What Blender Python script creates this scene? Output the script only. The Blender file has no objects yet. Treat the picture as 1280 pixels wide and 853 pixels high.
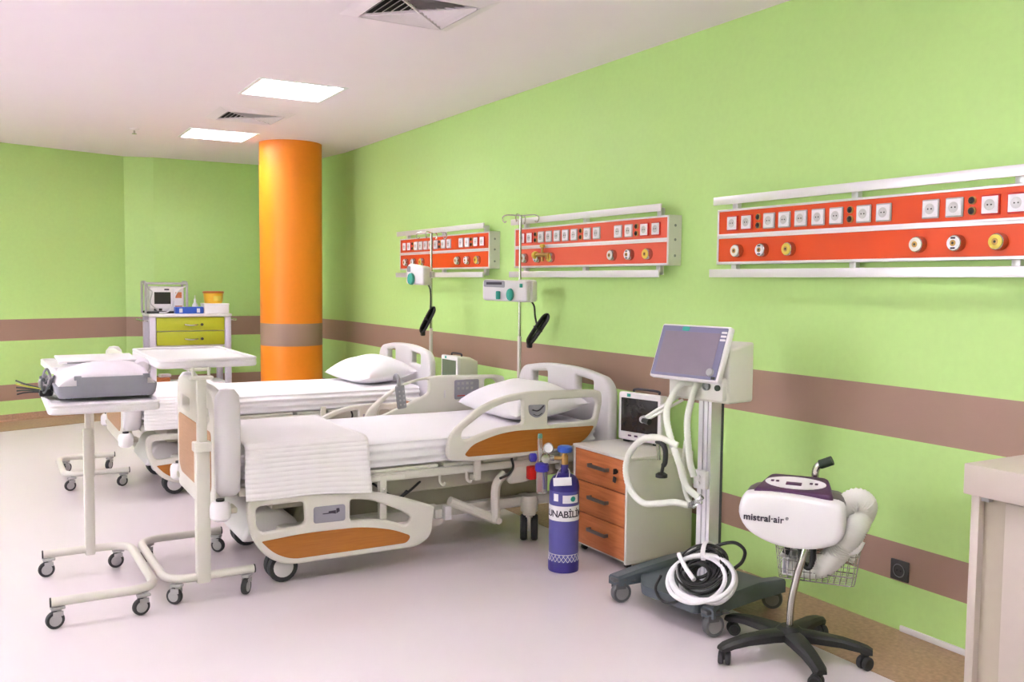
import bpy, bmesh, math, random
from mathutils import Vector, Matrix, noise as mnoise

S = bpy.context.scene
COL = S.collection
PI = math.pi

# ------------------------------------------------------------------ camera
cam_d = bpy.data.cameras.new('camera')
cam_d.sensor_width = 36.0
cam_d.lens = 36.0 * 1146.8 / 1280.0
cam_d.clip_start = 0.05
cam = bpy.data.objects.new('camera', cam_d)
COL.objects.link(cam)
YAW, PITCH, ROLL = 0.5238, 0.06372, 0.009844
cam.location = (0, 0, 1.5)
cam.matrix_world = (Matrix.Translation((0, 0, 1.5)) @ Matrix.Rotation(-YAW, 4, 'Z')
                    @ Matrix.Rotation(PI / 2 - PITCH, 4, 'X') @ Matrix.Rotation(ROLL, 4, 'Z'))
S.camera = cam

# ------------------------------------------------------------------ world / exposure
w = bpy.data.worlds.new('world')
S.world = w
w.use_nodes = True
w.node_tree.nodes['Background'].inputs[0].default_value = (1, 1, 1, 1)
w.node_tree.nodes['Background'].inputs[1].default_value = 0.3
S.view_settings.view_transform = 'Standard'
S.view_settings.look = 'None'
S.view_settings.gamma = 1.0
S.view_settings.use_curve_mapping = False
S.view_settings.exposure = 2.38
LAMP_STRENGTH = 13.0
LAMP_COLOR = (1.0, 0.955, 1.02)
# daylight through the window in the left wall (outside the picture)
day = bpy.data.lights.new('daylight', 'AREA')
day.shape = 'RECTANGLE'
day.size = 5.0
day.size_y = 1.7
day.energy = 75.0
day.color = (0.93, 0.94, 1.0)
day_o = bpy.data.objects.new('daylight', day)
COL.objects.link(day_o)
day_o.location = (-5.02, 5.0, 1.75)
day_o.rotation_euler = (0, -PI / 2, 0)
S.cycles.use_denoising = True
S.cycles.max_bounces = 10
S.cycles.diffuse_bounces = 6


# ------------------------------------------------------------------ materials
def srgb(r, g, b):
    f = lambda c: c / 12.92 if c <= 0.04045 else ((c + 0.055) / 1.055) ** 2.4
    return tuple(f(x / 255.0) for x in (r, g, b))


def mat(name, rgb, rough=0.5, metal=0.0, var=0.04, scale=30.0, bump=0.0, bscale=200.0, emit=0.0, ecol=None,
        trans=0.0, stretch=None, spec=0.5, coat=0.0):
    m = bpy.data.materials.new(name)
    m.use_nodes = True
    nt = m.node_tree
    b = nt.nodes['Principled BSDF']
    tc = nt.nodes.new('ShaderNodeTexCoord')
    src = tc.outputs['Object']
    if stretch:
        mp = nt.nodes.new('ShaderNodeMapping')
        mp.inputs['Scale'].default_value = stretch
        nt.links.new(src, mp.inputs['Vector'])
        src = mp.outputs['Vector']
    n = nt.nodes.new('ShaderNodeTexNoise')
    n.inputs['Scale'].default_value = scale
    n.inputs['Detail'].default_value = 3.0
    nt.links.new(src, n.inputs['Vector'])
    mix = nt.nodes.new('ShaderNodeMix')
    mix.data_type = 'RGBA'
    mix.inputs['A'].default_value = tuple(c * (1 - var) for c in rgb) + (1,)
    mix.inputs['B'].default_value = tuple(min(1, c * (1 + var)) for c in rgb) + (1,)
    nt.links.new(n.outputs['Fac'], mix.inputs['Factor'])
    nt.links.new(mix.outputs['Result'], b.inputs['Base Color'])
    b.inputs['Roughness'].default_value = rough
    b.inputs['Metallic'].default_value = metal
    b.inputs['Specular IOR Level'].default_value = spec
    if trans:
        b.inputs['Transmission Weight'].default_value = trans
    if coat:
        b.inputs['Coat Weight'].default_value = coat
    if bump:
        n2 = nt.nodes.new('ShaderNodeTexNoise')
        n2.inputs['Scale'].default_value = bscale
        nt.links.new(src, n2.inputs['Vector'])
        bp = nt.nodes.new('ShaderNodeBump')
        bp.inputs['Strength'].default_value = bump
        bp.inputs['Distance'].default_value = 0.002
        nt.links.new(n2.outputs['Fac'], bp.inputs['Height'])
        nt.links.new(bp.outputs['Normal'], b.inputs['Normal'])
    if emit:
        b.inputs['Emission Color'].default_value = tuple(ecol or rgb) + (1,)
        b.inputs['Emission Strength'].default_value = emit
    return m


def wood(name, c1, c2, stretch, rough=0.4):
    m = mat(name, c1, rough)
    nt = m.node_tree
    b = nt.nodes['Principled BSDF']
    tc = nt.nodes.new('ShaderNodeTexCoord')
    mp = nt.nodes.new('ShaderNodeMapping')
    mp.inputs['Scale'].default_value = stretch
    nt.links.new(tc.outputs['Object'], mp.inputs['Vector'])
    n = nt.nodes.new('ShaderNodeTexNoise')
    n.inputs['Scale'].default_value = 4.0
    n.inputs['Detail'].default_value = 6.0
    n.inputs['Distortion'].default_value = 0.6
    nt.links.new(mp.outputs['Vector'], n.inputs['Vector'])
    r = nt.nodes.new('ShaderNodeValToRGB')
    r.color_ramp.elements[0].position = 0.3
    r.color_ramp.elements[0].color = c2 + (1,)
    r.color_ramp.elements[1].position = 0.7
    r.color_ramp.elements[1].color = c1 + (1,)
    nt.links.new(n.outputs['Fac'], r.inputs['Fac'])
    nt.links.new(r.outputs['Color'], b.inputs['Base Color'])
    return m


def banded(name, base, stripe, bands, rough=0.45, var=0.02):
    """painted wall: base colour with horizontal painted bands between world heights"""
    m = mat(name, base, rough)
    nt = m.node_tree
    b = nt.nodes['Principled BSDF']
    g = nt.nodes.new('ShaderNodeNewGeometry')
    sp = nt.nodes.new('ShaderNodeSeparateXYZ')
    nt.links.new(g.outputs['Position'], sp.inputs[0])
    acc = None
    for lo, hi in bands:
        a = nt.nodes.new('ShaderNodeMath'); a.operation = 'GREATER_THAN'; a.inputs[1].default_value = lo
        c = nt.nodes.new('ShaderNodeMath'); c.operation = 'LESS_THAN'; c.inputs[1].default_value = hi
        nt.links.new(sp.outputs['Z'], a.inputs[0]); nt.links.new(sp.outputs['Z'], c.inputs[0])
        mu = nt.nodes.new('ShaderNodeMath'); mu.operation = 'MULTIPLY'
        nt.links.new(a.outputs[0], mu.inputs[0]); nt.links.new(c.outputs[0], mu.inputs[1])
        if acc is None:
            acc = mu.outputs[0]
        else:
            ad = nt.nodes.new('ShaderNodeMath'); ad.operation = 'ADD'
            nt.links.new(acc, ad.inputs[0]); nt.links.new(mu.outputs[0], ad.inputs[1])
            acc = ad.outputs[0]
    mx = nt.nodes.new('ShaderNodeMix'); mx.data_type = 'RGBA'
    old = b.inputs['Base Color'].links[0].from_socket
    nt.links.new(old, mx.inputs['A'])
    mx.inputs['B'].default_value = stripe + (1,)
    nt.links.new(acc, mx.inputs['Factor'])
    nt.links.new(mx.outputs['Result'], b.inputs['Base Color'])
    return m


BROWN = srgb(163, 132, 118)
BANDS = ((0.217, 0.385), (0.842, 1.066))
M = {}
M['wall'] = banded('wall_paint', (0.50, 0.75, 0.265), BROWN, BANDS)
M['column'] = banded('column_paint', (0.93, 0.265, 0.012), BROWN, BANDS[1:], rough=0.42)
M['ceiling'] = mat('ceiling_paint', (0.92, 0.815, 0.90), 0.7, var=0.01, scale=3)
M['floor'] = mat('vinyl_floor', (0.67, 0.603, 0.632), 0.28, var=0.015, scale=2.5)
M['border'] = mat('speckled_vinyl', (0.40, 0.245, 0.16), 0.4, var=0.45, scale=55)
M['cream'] = mat('cream_plastic', (0.72, 0.695, 0.645), 0.35, var=0.015)
M['cream_metal'] = mat('cream_lacquer', (0.67, 0.645, 0.59), 0.35, var=0.02)
M['beige'] = mat('beige_plastic', (0.52, 0.48, 0.40), 0.45, var=0.02)
M['lilac'] = mat('pale_grey_plastic', (0.72, 0.69, 0.72), 0.4, var=0.015)
M['white'] = mat('white_plastic', (0.76, 0.73, 0.755), 0.35, var=0.01)
M['sheet'] = mat('white_cotton', (0.86, 0.84, 0.88), 0.9, var=0.01, bump=0.15, bscale=120, spec=0.1)
M['waffle'] = mat('white_waffle_cotton', (0.86, 0.83, 0.85), 0.9, var=0.01, bump=0.2, bscale=300, spec=0.1)
M['oak'] = wood('rail_laminate', srgb(180, 114, 42), srgb(169, 102, 35), (2, 14, 40))
M['sheen_oak'] = wood('footboard_laminate_sheen', srgb(190, 145, 112), srgb(180, 134, 100), (14, 2, 40))  # bed laminate made paler, with a reflection painted into both tones
M['cherry'] = wood('drawer_laminate', srgb(212, 129, 78), srgb(188, 106, 58), (6, 1.2, 14))
M['black'] = mat('black_plastic', (0.012, 0.012, 0.013), 0.45)
M['tyre'] = mat('dark_rubber', (0.035, 0.035, 0.04), 0.6)
M['grey'] = mat('mid_grey_plastic', (0.27, 0.27, 0.29), 0.45)
M['hub'] = mat('wheel_grey_plastic', (0.42, 0.41, 0.42), 0.4)
M['dark_grey'] = mat('dark_grey_plastic', (0.085, 0.095, 0.10), 0.45)
M['slate'] = mat('slate_metal', (0.10, 0.12, 0.145), 0.4)
M['alu'] = mat('brushed_aluminium', (0.78, 0.755, 0.80), 0.32, metal=0.4, var=0.02, stretch=(1, 1, 60))
M['pewter'] = mat('pewter_metal', (0.24, 0.23, 0.22), 0.3, metal=0.7)
M['caster_grey'] = mat('caster_grey_plastic', (0.115, 0.115, 0.125), 0.4)
M['caster_hub'] = mat('caster_hub_plastic', (0.27, 0.265, 0.275), 0.4)
M['steel'] = mat('chromed_steel', (0.52, 0.51, 0.49), 0.2, metal=1.0)
M['orange_panel'] = mat('orange_laminate', (0.70, 0.058, 0.002), 0.4, var=0.01)
M['haze_panel'] = mat('orange_laminate_haze', (0.78, 0.11, 0.065), 0.35, var=0.01)  # orange laminate turned pinker: reflection haze put into the colour
M['red'] = mat('red_plastic', (0.60, 0.012, 0.010), 0.35)
M['navy'] = mat('blue_plastic', (0.035, 0.025, 0.33), 0.35)
M['cylinder'] = mat('blue_cylinder_paint', (0.095, 0.088, 0.33), 0.35, var=0.05)
M['cyl_dark'] = mat('dark_blue_paint', (0.035, 0.025, 0.21), 0.3)
M['valve_blue'] = mat('valve_blue_plastic', (0.03, 0.10, 0.50), 0.3)
M['brass'] = mat('brass', (0.50, 0.30, 0.10), 0.35, metal=0.8)
M['yellow'] = mat('yellow_plastic', (0.72, 0.55, 0.08), 0.4)
M['clear'] = mat('clear_plastic', (0.90, 0.90, 0.92), 0.08, trans=0.85)
M['well'] = mat('pale_grey_well', (0.56, 0.55, 0.56), 0.4)
M['green'] = mat('teal_plastic', (0.02, 0.35, 0.27), 0.4)
M['paper'] = mat('white_paper', (0.80, 0.78, 0.82), 0.7, spec=0.2)
M['screen'] = mat('dark_glass_screen', (0.025, 0.022, 0.025), 0.12, coat=0.5)
M['screen_grey'] = mat('matt_grey_screen', (0.20, 0.165, 0.21), 0.35)
M['screen_frame'] = mat('blue_grey_bezel', (0.17, 0.165, 0.27), 0.35)
M['screen_green'] = mat('green_tinted_screen', (0.12, 0.16, 0.09), 0.2)
M['lcd'] = mat('lcd_grey', (0.33, 0.32, 0.38), 0.3)
M['hose'] = mat('ribbed_hose_plastic', (0.74, 0.75, 0.69), 0.4, var=0.02)
M['fabric_hose'] = mat('white_fabric_hose', (0.74, 0.73, 0.69), 0.85, bump=0.3, bscale=90)
M['purple'] = mat('purple_plastic', (0.075, 0.018, 0.085), 0.35)
M['purple_grey'] = mat('purple_grey_plastic', (0.115, 0.095, 0.105), 0.4)
M['grip'] = mat('dark_green_grip', (0.025, 0.045, 0.028), 0.5)
M['lime'] = mat('lime_drawer_lacquer', (0.43, 0.46, 0.028), 0.35)
M['tin_yellow'] = mat('yellow_tub_plastic', (0.80, 0.46, 0.03), 0.35)
M['tin_red'] = mat('rust_lid_plastic', (0.45, 0.12, 0.02), 0.4)
M['ink'] = mat('dark_ink', (0.045, 0.035, 0.06), 0.5)
M['counter'] = mat('cream_laminate', (0.56, 0.485, 0.44), 0.3, var=0.012)
M['counter_top'] = mat('pale_worktop', (0.74, 0.72, 0.68), 0.3, var=0.012)
M['taupe'] = mat('taupe_laminate', (0.47, 0.41, 0.33), 0.45, var=0.012)
M['outlet'] = mat('graphite_plastic', (0.055, 0.05, 0.052), 0.4)
M['lamp'] = mat('lamp_diffuser', (0.9, 0.9, 0.9), 0.6, emit=LAMP_STRENGTH, ecol=LAMP_COLOR)
M['louvre'] = mat('white_louvre', (0.82, 0.82, 0.83), 0.4)
M['vent'] = mat('vent_white_enamel', (0.86, 0.77, 0.84), 0.5)
M['vent_dark'] = mat('duct_shadow_black', (0.008, 0.007, 0.008), 0.8)
M['lav_post'] = mat('lavender_grey_post', (0.62, 0.57, 0.68), 0.4)
M['printer'] = mat('pale_lilac_shell', (0.74, 0.69, 0.74), 0.4)
M['printer_grey'] = mat('blue_grey_base', (0.29, 0.29, 0.335), 0.45)


# ------------------------------------------------------------------ geometry helpers
def frame(z):
    z = Vector(z).normalized()
    a = Vector((0, 0, 1)) if abs(z.z) < 0.95 else Vector((1, 0, 0))
    x = a.cross(z).normalized()
    return x, z.cross(x), z


def smooth_path(pts, n=6, closed=False):
    P = [Vector(p) for p in pts]
    if n <= 1:
        return P
    out = []
    L = len(P)
    segs = L if closed else L - 1
    for i in range(segs):
        if closed:
            p0, p1, p2, p3 = P[(i - 1) % L], P[i], P[(i + 1) % L], P[(i + 2) % L]
        else:
            p1, p2 = P[i], P[i + 1]
            p0 = P[i - 1] if i else p1 * 2 - p2
            p3 = P[i + 2] if i + 2 < L else p2 * 2 - p1
        for k in range(n):
            t = k / n
            out.append(0.5 * ((2 * p1) + (p2 - p0) * t + (2 * p0 - 5 * p1 + 4 * p2 - p3) * t * t
                              + (3 * p1 - p0 - 3 * p2 + p3) * t ** 3))
    if not closed:
        out.append(P[-1])
    return out


def fillet(pts, r, n=5, closed=True):
    """round the corners of a polyline; r is one radius or one per corner"""
    P = [Vector(p) for p in pts]
    L = len(P)
    rs = r if isinstance(r, (list, tuple)) else [r] * L
    out = []
    for i in range(L):
        if not closed and i in (0, L - 1):
            out.append(P[i]); continue
        p, a, b = P[i], P[i - 1], P[(i + 1) % L]
        u, v = (a - p), (b - p)
        lu, lv = u.length, v.length
        if lu < 1e-6 or lv < 1e-6 or rs[i] <= 0:
            out.append(p); continue
        u /= lu; v /= lv
        d = min(rs[i], lu * 0.48, lv * 0.48)
        s, e = p + u * d, p + v * d
        for k in range(n + 1):
            t = k / n
            out.append(s * (1 - t) ** 2 + p * 2 * t * (1 - t) + e * t * t)
    return out


class MB:
    def __init__(self):
        self.bm = bmesh.new()

    def box(self, c, s, r=0.0, rot=None, seg=2):
        mx = Matrix.Translation(Vector(c))
        if rot is not None:
            mx = mx @ (rot.to_4x4() if not isinstance(rot, (int, float)) else Matrix.Rotation(rot, 4, 'Z'))
        mx = mx @ Matrix.Diagonal((s[0], s[1], s[2], 1))
        vs = bmesh.ops.create_cube(self.bm, size=1.0, matrix=mx)['verts']
        if r > 0:
            es = list({e for v in vs for e in v.link_edges})
            bmesh.ops.bevel(self.bm, geom=es, offset=min(r, min(s) * 0.49), segments=seg, affect='EDGES', profile=0.5)
        return self

    def bx(self, x0, x1, y0, y1, z0, z1, r=0.0, seg=2):
        return self.box(((x0 + x1) / 2, (y0 + y1) / 2, (z0 + z1) / 2), (abs(x1 - x0), abs(y1 - y0), abs(z1 - z0)), r, None, seg)

    def rings(self, rings, closed=False, caps=True):
        bm = self.bm
        R = [[bm.verts.new(p) for p in ring] for ring in rings]
        n = len(R[0])
        m = len(R) if closed else len(R) - 1
        for i in range(m):
            a, b = R[i], R[(i + 1) % len(R)]
            for k in range(n):
                bm.faces.new((a[k], a[(k + 1) % n], b[(k + 1) % n], b[k]))
        if caps and not closed:
            bm.faces.new(R[0][::-1]); bm.faces.new(R[-1])
        return self

    def tube(self, pts, r, n=8, smooth=5, closed=False, caps=True, flat=None, ribs=None):
        P = smooth_path(pts, smooth, closed)
        L = len(P)
        rad = r if callable(r) else (lambda t: r)
        x = None
        rings = []
        for i, p in enumerate(P):
            if closed:
                t = (P[(i + 1) % L] - P[i - 1])
            else:
                t = P[min(i + 1, L - 1)] - P[max(i - 1, 0)]
            t.normalize()
            if x is None:
                x, y, _ = frame(t)
            else:
                x = (x - t * x.dot(t)).normalized(); y = t.cross(x)
            rr = rad(i / max(1, L - 1))
            if ribs and i % 2:
                rr *= ribs
            fx, fy = flat or (1, 1)
            rings.append([p + x * math.cos(2 * PI * k / n) * rr * fx + y * math.sin(2 * PI * k / n) * rr * fy for k in range(n)])
        return self.rings(rings, closed, caps)

    def cyl(self, p0, p1, r0, r1=None, n=16):
        p0, p1 = Vector(p0), Vector(p1)
        x, y, z = frame(p1 - p0)
        r1 = r0 if r1 is None else r1
        return self.rings([[p + x * math.cos(2 * PI * k / n) * r + y * math.sin(2 * PI * k / n) * r for k in range(n)]
                           for p, r in ((p0, r0), (p1, r1))])

    def lathe(self, prof, o=(0, 0, 0), axis=(0, 0, 1), n=24, sx=1.0, sy=1.0):
        o = Vector(o)
        x, y, z = frame(axis)
        return self.rings([[o + z * h + x * math.cos(2 * PI * k / n) * max(r, 1e-4) * sx + y * math.sin(2 * PI * k / n) * max(r, 1e-4) * sy
                            for k in range(n)] for r, h in prof])

    def poly(self, outline, th, o=(0, 0, 0), u=(1, 0, 0), v=(0, 0, 1)):
        """prism of a 2D outline, thickness th along u x v, starting at o"""
        o, u, v = Vector(o), Vector(u), Vector(v)
        n = u.cross(v).normalized()
        A = [o + u * p[0] + v * p[1] for p in outline]
        return self.rings([A, [p + n * th for p in A]])

    def plate(self, outline, th, bev, holes=(), o=(0, 0, 0), u=(1, 0, 0), v=(0, 0, 1)):
        """bevelled plate with holes; centred on o along the normal"""
        cu = bpy.data.curves.new('tmp', 'CURVE')
        cu.dimensions = '2D'
        cu.fill_mode = 'BOTH'
        cu.extrude = max(0.0, th / 2 - bev)
        cu.bevel_depth = bev
        cu.bevel_resolution = 2
        cu.offset = -bev

        def area(p):
            return sum(p[i - 1][0] * p[i][1] - p[i][0] * p[i - 1][1] for i in range(len(p))) / 2
        for k, pl in enumerate([outline] + list(holes)):
            pl = [(p[0], p[1]) for p in pl]
            a = area(pl)
            if (a < 0) == (k == 0):
                pl = pl[::-1]
            sp = cu.splines.new('POLY')
            sp.points.add(len(pl) - 1)
            for q, p in zip(sp.points, pl):
                q.co = (p[0], p[1], 0, 1)
            sp.use_cyclic_u = True
        ob = bpy.data.objects.new('tmp', cu)
        me = bpy.data.meshes.new_from_object(ob)
        u, v = Vector(u), Vector(v)
        n = u.cross(v)
        mx = Matrix((( u.x, v.x, n.x, o[0]), (u.y, v.y, n.y, o[1]), (u.z, v.z, n.z, o[2]), (0, 0, 0, 1)))
        me.transform(mx)
        self.bm.from_mesh(me)
        bpy.data.meshes.remove(me)
        bpy.data.objects.remove(ob)
        bpy.data.curves.remove(cu)
        return self

    def text(self, body, size, o, u, v, th=0.001, spacing=1.0, off=0.0, align='LEFT', wrap=None):
        cu = bpy.data.curves.new('tmp', 'FONT')
        cu.body = body
        cu.size = size
        cu.extrude = th / 2
        cu.space_character = spacing
        cu.offset = off
        cu.align_x = align
        ob = bpy.data.objects.new('tmp', cu)
        me = bpy.data.meshes.new_from_object(ob)
        u, v = Vector(u), Vector(v)
        n = u.cross(v)
        if wrap:
            r, ang0 = wrap
            for q in me.vertices:
                a = ang0 + q.co.x / r
                rr = r + q.co.z
                q.co = Vector((o[0] + math.cos(a) * rr, o[1] + math.sin(a) * rr, o[2] + q.co.y))
        else:
            me.transform(Matrix(((u.x, v.x, n.x, o[0]), (u.y, v.y, n.y, o[1]), (u.z, v.z, n.z, o[2]), (0, 0, 0, 1))))
        self.bm.from_mesh(me)
        bpy.data.meshes.remove(me)
        bpy.data.objects.remove(ob)
        bpy.data.curves.remove(cu)
        return self

    def grid(self, fn, nu, nv):
        V = [[self.bm.verts.new(fn(i / nu, j / nv)) for j in range(nv + 1)] for i in range(nu + 1)]
        for i in range(nu):
            for j in range(nv):
                self.bm.faces.new((V[i][j], V[i + 1][j], V[i + 1][j + 1], V[i][j + 1]))
        return self


def obj(name, mb, m, parent=None, ang=35, label=None, loc=None, fix=True):
    bm = mb.bm
    if fix:
        bmesh.ops.recalc_face_normals(bm, faces=bm.faces)
    th = math.radians(ang)
    for f in bm.faces:
        f.smooth = True
    for e in bm.edges:
        if len(e.link_faces) == 2 and e.calc_face_angle(0) > th:
            e.smooth = False
    me = bpy.data.meshes.new(name)
    bm.to_mesh(me)
    bm.free()
    me.materials.append(M[m] if isinstance(m, str) else m)
    o = bpy.data.objects.new(name, me)
    COL.objects.link(o)
    if parent:
        o.parent = parent
    if label:
        o['label'] = label
    if loc:
        o.location = loc
    return o


def tag(o, label, cat, group=None):
    o['label'] = label
    o['category'] = cat
    if group:
        o['group'] = group
    return o


def thing(name, label, cat, loc=(0, 0, 0), rot=0.0, group=None):
    o = bpy.data.objects.new(name, None)
    o.empty_display_size = 0.1
    COL.objects.link(o)
    o.location = loc
    o.rotation_euler = (0, 0, rot)
    return tag(o, label, cat, group)


KIDS = lambda o: [c for c in bpy.data.objects if c.parent == o]


def dup(o, parent=None, loc=None, rot=None, label=None, group=None):
    c = o.copy()
    COL.objects.link(c)
    c.parent = parent
    if loc is not None:
        c.location = loc
    if rot is not None:
        c.rotation_euler = (0, 0, rot)
    if label:
        c['label'] = label
    if group:
        c['group'] = group
    for ch in KIDS(o):
        dup(ch, c)
    return c


def struct(name, mb, m, parent=None, **k):
    o = obj(name, mb, m, parent, **k)
    if not parent:
        o['kind'] = 'structure'
    return o


def caster(parent, pos, r=0.045, w=0.028, yaw=0.0, top=None, twin=False, hubm='hub', forkm='hub', tyrem='tyre', brake=False, name='caster'):
    """swivel caster under pos (x, y); top is the height where the stem ends"""
    top = top or r * 2.4
    x, y = pos
    ca, sa = math.cos(yaw), math.sin(yaw)
    d = Vector((ca, sa, 0)); s = Vector((-sa, ca, 0))
    ax = Vector((x, y, r)) - d * r * 0.45
    mb = MB()
    mb.cyl((x, y, r * 1.9), (x, y, top), r * 0.28, n=10)
    half = w / 2
    offs = (-half * 1.25, half * 1.25) if twin else (0,)
    if twin:
        mb.box(ax + Vector((0, 0, r * 0.55)) + d * r * 0.2, (r * 1.0, w * 0.5, r * 1.5), r * 0.2, Matrix.Rotation(yaw, 3, 'Z'))
    else:
        for q in (-1, 1):
            mb.box(ax + s * q * (half + r * 0.1) + Vector((0, 0, r * 0.72)) + d * r * 0.25, (r * 1.1, r * 0.12, r * 0.6), r * 0.05, Matrix.Rotation(yaw, 3, 'Z'))
    mb.box(ax + Vector((0, 0, r * 1.32)) + d * r * 0.3, (r * 1.5, w + r * 0.34, r * 0.4), r * 0.16, Matrix.Rotation(yaw, 3, 'Z'))
    if brake:
        mb.box(ax + Vector((0, 0, r * 1.1)) - d * r * 1.1, (r * 0.7, w * 1.1, r * 0.18), r * 0.06, Matrix.Rotation(yaw, 3, 'Z'))
    c = obj(name, mb, forkm, parent)
    tw = w if not twin else w * 0.8
    for q in offs:
        o = ax + s * (q - tw / 2)
        t = MB().lathe([(r * 0.70, 0), (r * 0.92, 0), (r, tw * 0.2), (r, tw * 0.8), (r * 0.92, tw), (r * 0.70, tw), (r * 0.68, tw * 0.5)], o, s, 24)
        h = MB().lathe([(r * 0.2, -tw * 0.06), (r * 0.66, -tw * 0.02), (r * 0.72, tw * 0.1), (r * 0.72, tw * 0.9), (r * 0.66, tw * 1.02), (r * 0.2, tw * 1.06)], o, s, 20)
        obj('tyre', t, tyrem, c)
        obj('hub', h, hubm, c)
    return c


# ================================================================== THE SETTING
CEIL = 2.88
WX = 3.43
# floor
struct('floor', MB().bx(-5.2, 3.6, -3.2, 11.6, -0.1, 0.0), 'floor')
# speckled border strip that follows the foot of the walls
struct('trim_1', MB().bx(2.97, WX, -3.0, 10.75, 0.0, 0.003), 'border')
BW = [(-5.0, 9.05), (-1.5, 10.22), (0.43, 10.93), (1.42, 11.28), (1.72, 11.18), (WX, 11.18)]
mb = MB()
inner = [(p[0] + 0.12, p[1] - 0.62) for p in BW[:-1]] + [(2.97, 10.6), (WX, 10.6)]
inner = [(-5.0, 8.45), (-1.38, 9.62), (0.52, 10.28), (1.46, 10.62), (1.72, 10.6), (WX, 10.6)]
for i in range(len(BW) - 1):
    a, b, c, d = inner[i], inner[i + 1], BW[i + 1], BW[i]
    mb.poly([a, b, c, d], 0.004, (0, 0, 0), (1, 0, 0), (0, 1, 0))
struct('trim_2', mb, 'border')
# coved skirting along the far walls
mb = MB()
for i in range(len(BW) - 1):
    a, d = Vector(BW[i]).to_3d(), Vector(BW[i + 1]).to_3d()
    n = Vector((d.y - a.y, -(d.x - a.x), 0)).normalized()
    mb.rings([[p, p + n * 0.06, p + n * 0.014 + Vector((0, 0, 0.02)), p + n * 0.008 + Vector((0, 0, 0.075)), p + Vector((0, 0, 0.075))] for p in (a, d)])
struct('baseboard_back', mb, 'border')
# walls
struct('wall_right', MB().bx(WX, WX + 0.15, -3.0, 11.4, 0, CEIL), 'wall')


def wall_strip(name, pts, t=0.15):
    mb = MB()
    for i in range(len(pts) - 1):
        a, d = Vector(pts[i]).to_3d(), Vector(pts[i + 1]).to_3d()
        n = Vector((-(d.y - a.y), d.x - a.x, 0)).normalized() * t
        mb.rings([[a, d, d + n, a + n], [p + Vector((0, 0, CEIL)) for p in (a, d, d + n, a + n)]])
    return struct(name, mb, 'wall', ang=3)


wall_strip('wall_back', BW)
struct('wall_left', MB().bx(-5.15, -5.0, -3.0, 2.5, 0, CEIL).bx(-5.15, -5.0, 7.5, 9.1, 0, CEIL).bx(-5.15, -5.0, 2.5, 7.5, 0, 0.9).bx(-5.15, -5.0, 2.5, 7.5, 2.6, CEIL), 'wall')
wf = MB()
for y in (2.5, 4.14, 5.8, 7.44):
    wf.bx(-5.12, -5.05, y, y + 0.06, 0.9, 2.6)
wf.bx(-5.12, -5.05, 2.5, 7.5, 0.9, 0.96).bx(-5.12, -5.05, 2.5, 7.5, 2.54, 2.6)
win = struct('window_1', wf, 'white')
for y in (2.56, 4.2, 5.86):
    obj('pane', MB().bx(-5.09, -5.084, y, y + 1.6, 0.96, 2.54), 'clear', win)
struct('wall_front', MB().bx(-5.15, WX + 0.15, -3.15, -3.0, 0, CEIL), 'wall')
# short return of the right wall behind the column
struct('trim_3', MB().poly([(WX, 9.56), (3.37, 10.1), (3.37, 11.18), (WX, 11.18)], CEIL, (0, 0, 0), (1, 0, 0), (0, 1, 0)), 'wall', ang=3)
# pale cable channel at the foot of the right wall
struct('baseboard_right', MB().bx(WX - 0.012, WX, 1.2, 2.53, 0.003, 0.030, 0.004), 'white')

# ceiling with openings for the recessed luminaires
LIGHTS = [(1.99, y) for y in (9.1, 6.68, 1.8, -0.64)] + [(-0.75, y) for y in (9.1, 6.68, 4.24, 1.8, -0.64)] + \
         [(-3.4, y) for y in (6.68, 4.24, 1.8, -0.64)]
HL = 0.305
xs = sorted({-5.2, 3.6} | {round(x + s * HL, 4) for x, _ in LIGHTS for s in (-1, 1)})
ys = sorted({-3.2, 11.6} | {round(y + s * HL, 4) for _, y in LIGHTS for s in (-1, 1)})
mb = MB()
for i in range(len(xs) - 1):
    for j in range(len(ys) - 1):
        cx, cy = (xs[i] + xs[i + 1]) / 2, (ys[j] + ys[j + 1]) / 2
        if any(abs(cx - x) < HL and abs(cy - y) < HL for x, y in LIGHTS):
            continue
        mb.bx(xs[i], xs[i + 1], ys[j], ys[j + 1], CEIL, CEIL + 0.02)
struct('ceiling', mb, 'ceiling')

# round column
col = obj('column', MB().lathe([(0.31, 0), (0.31, CEIL)], (2.745, 9.28, 0), n=64), 'column')
tag(col, 'round orange column with a brown band, standing from floor to ceiling', 'column')
col['kind'] = 'structure'


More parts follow.
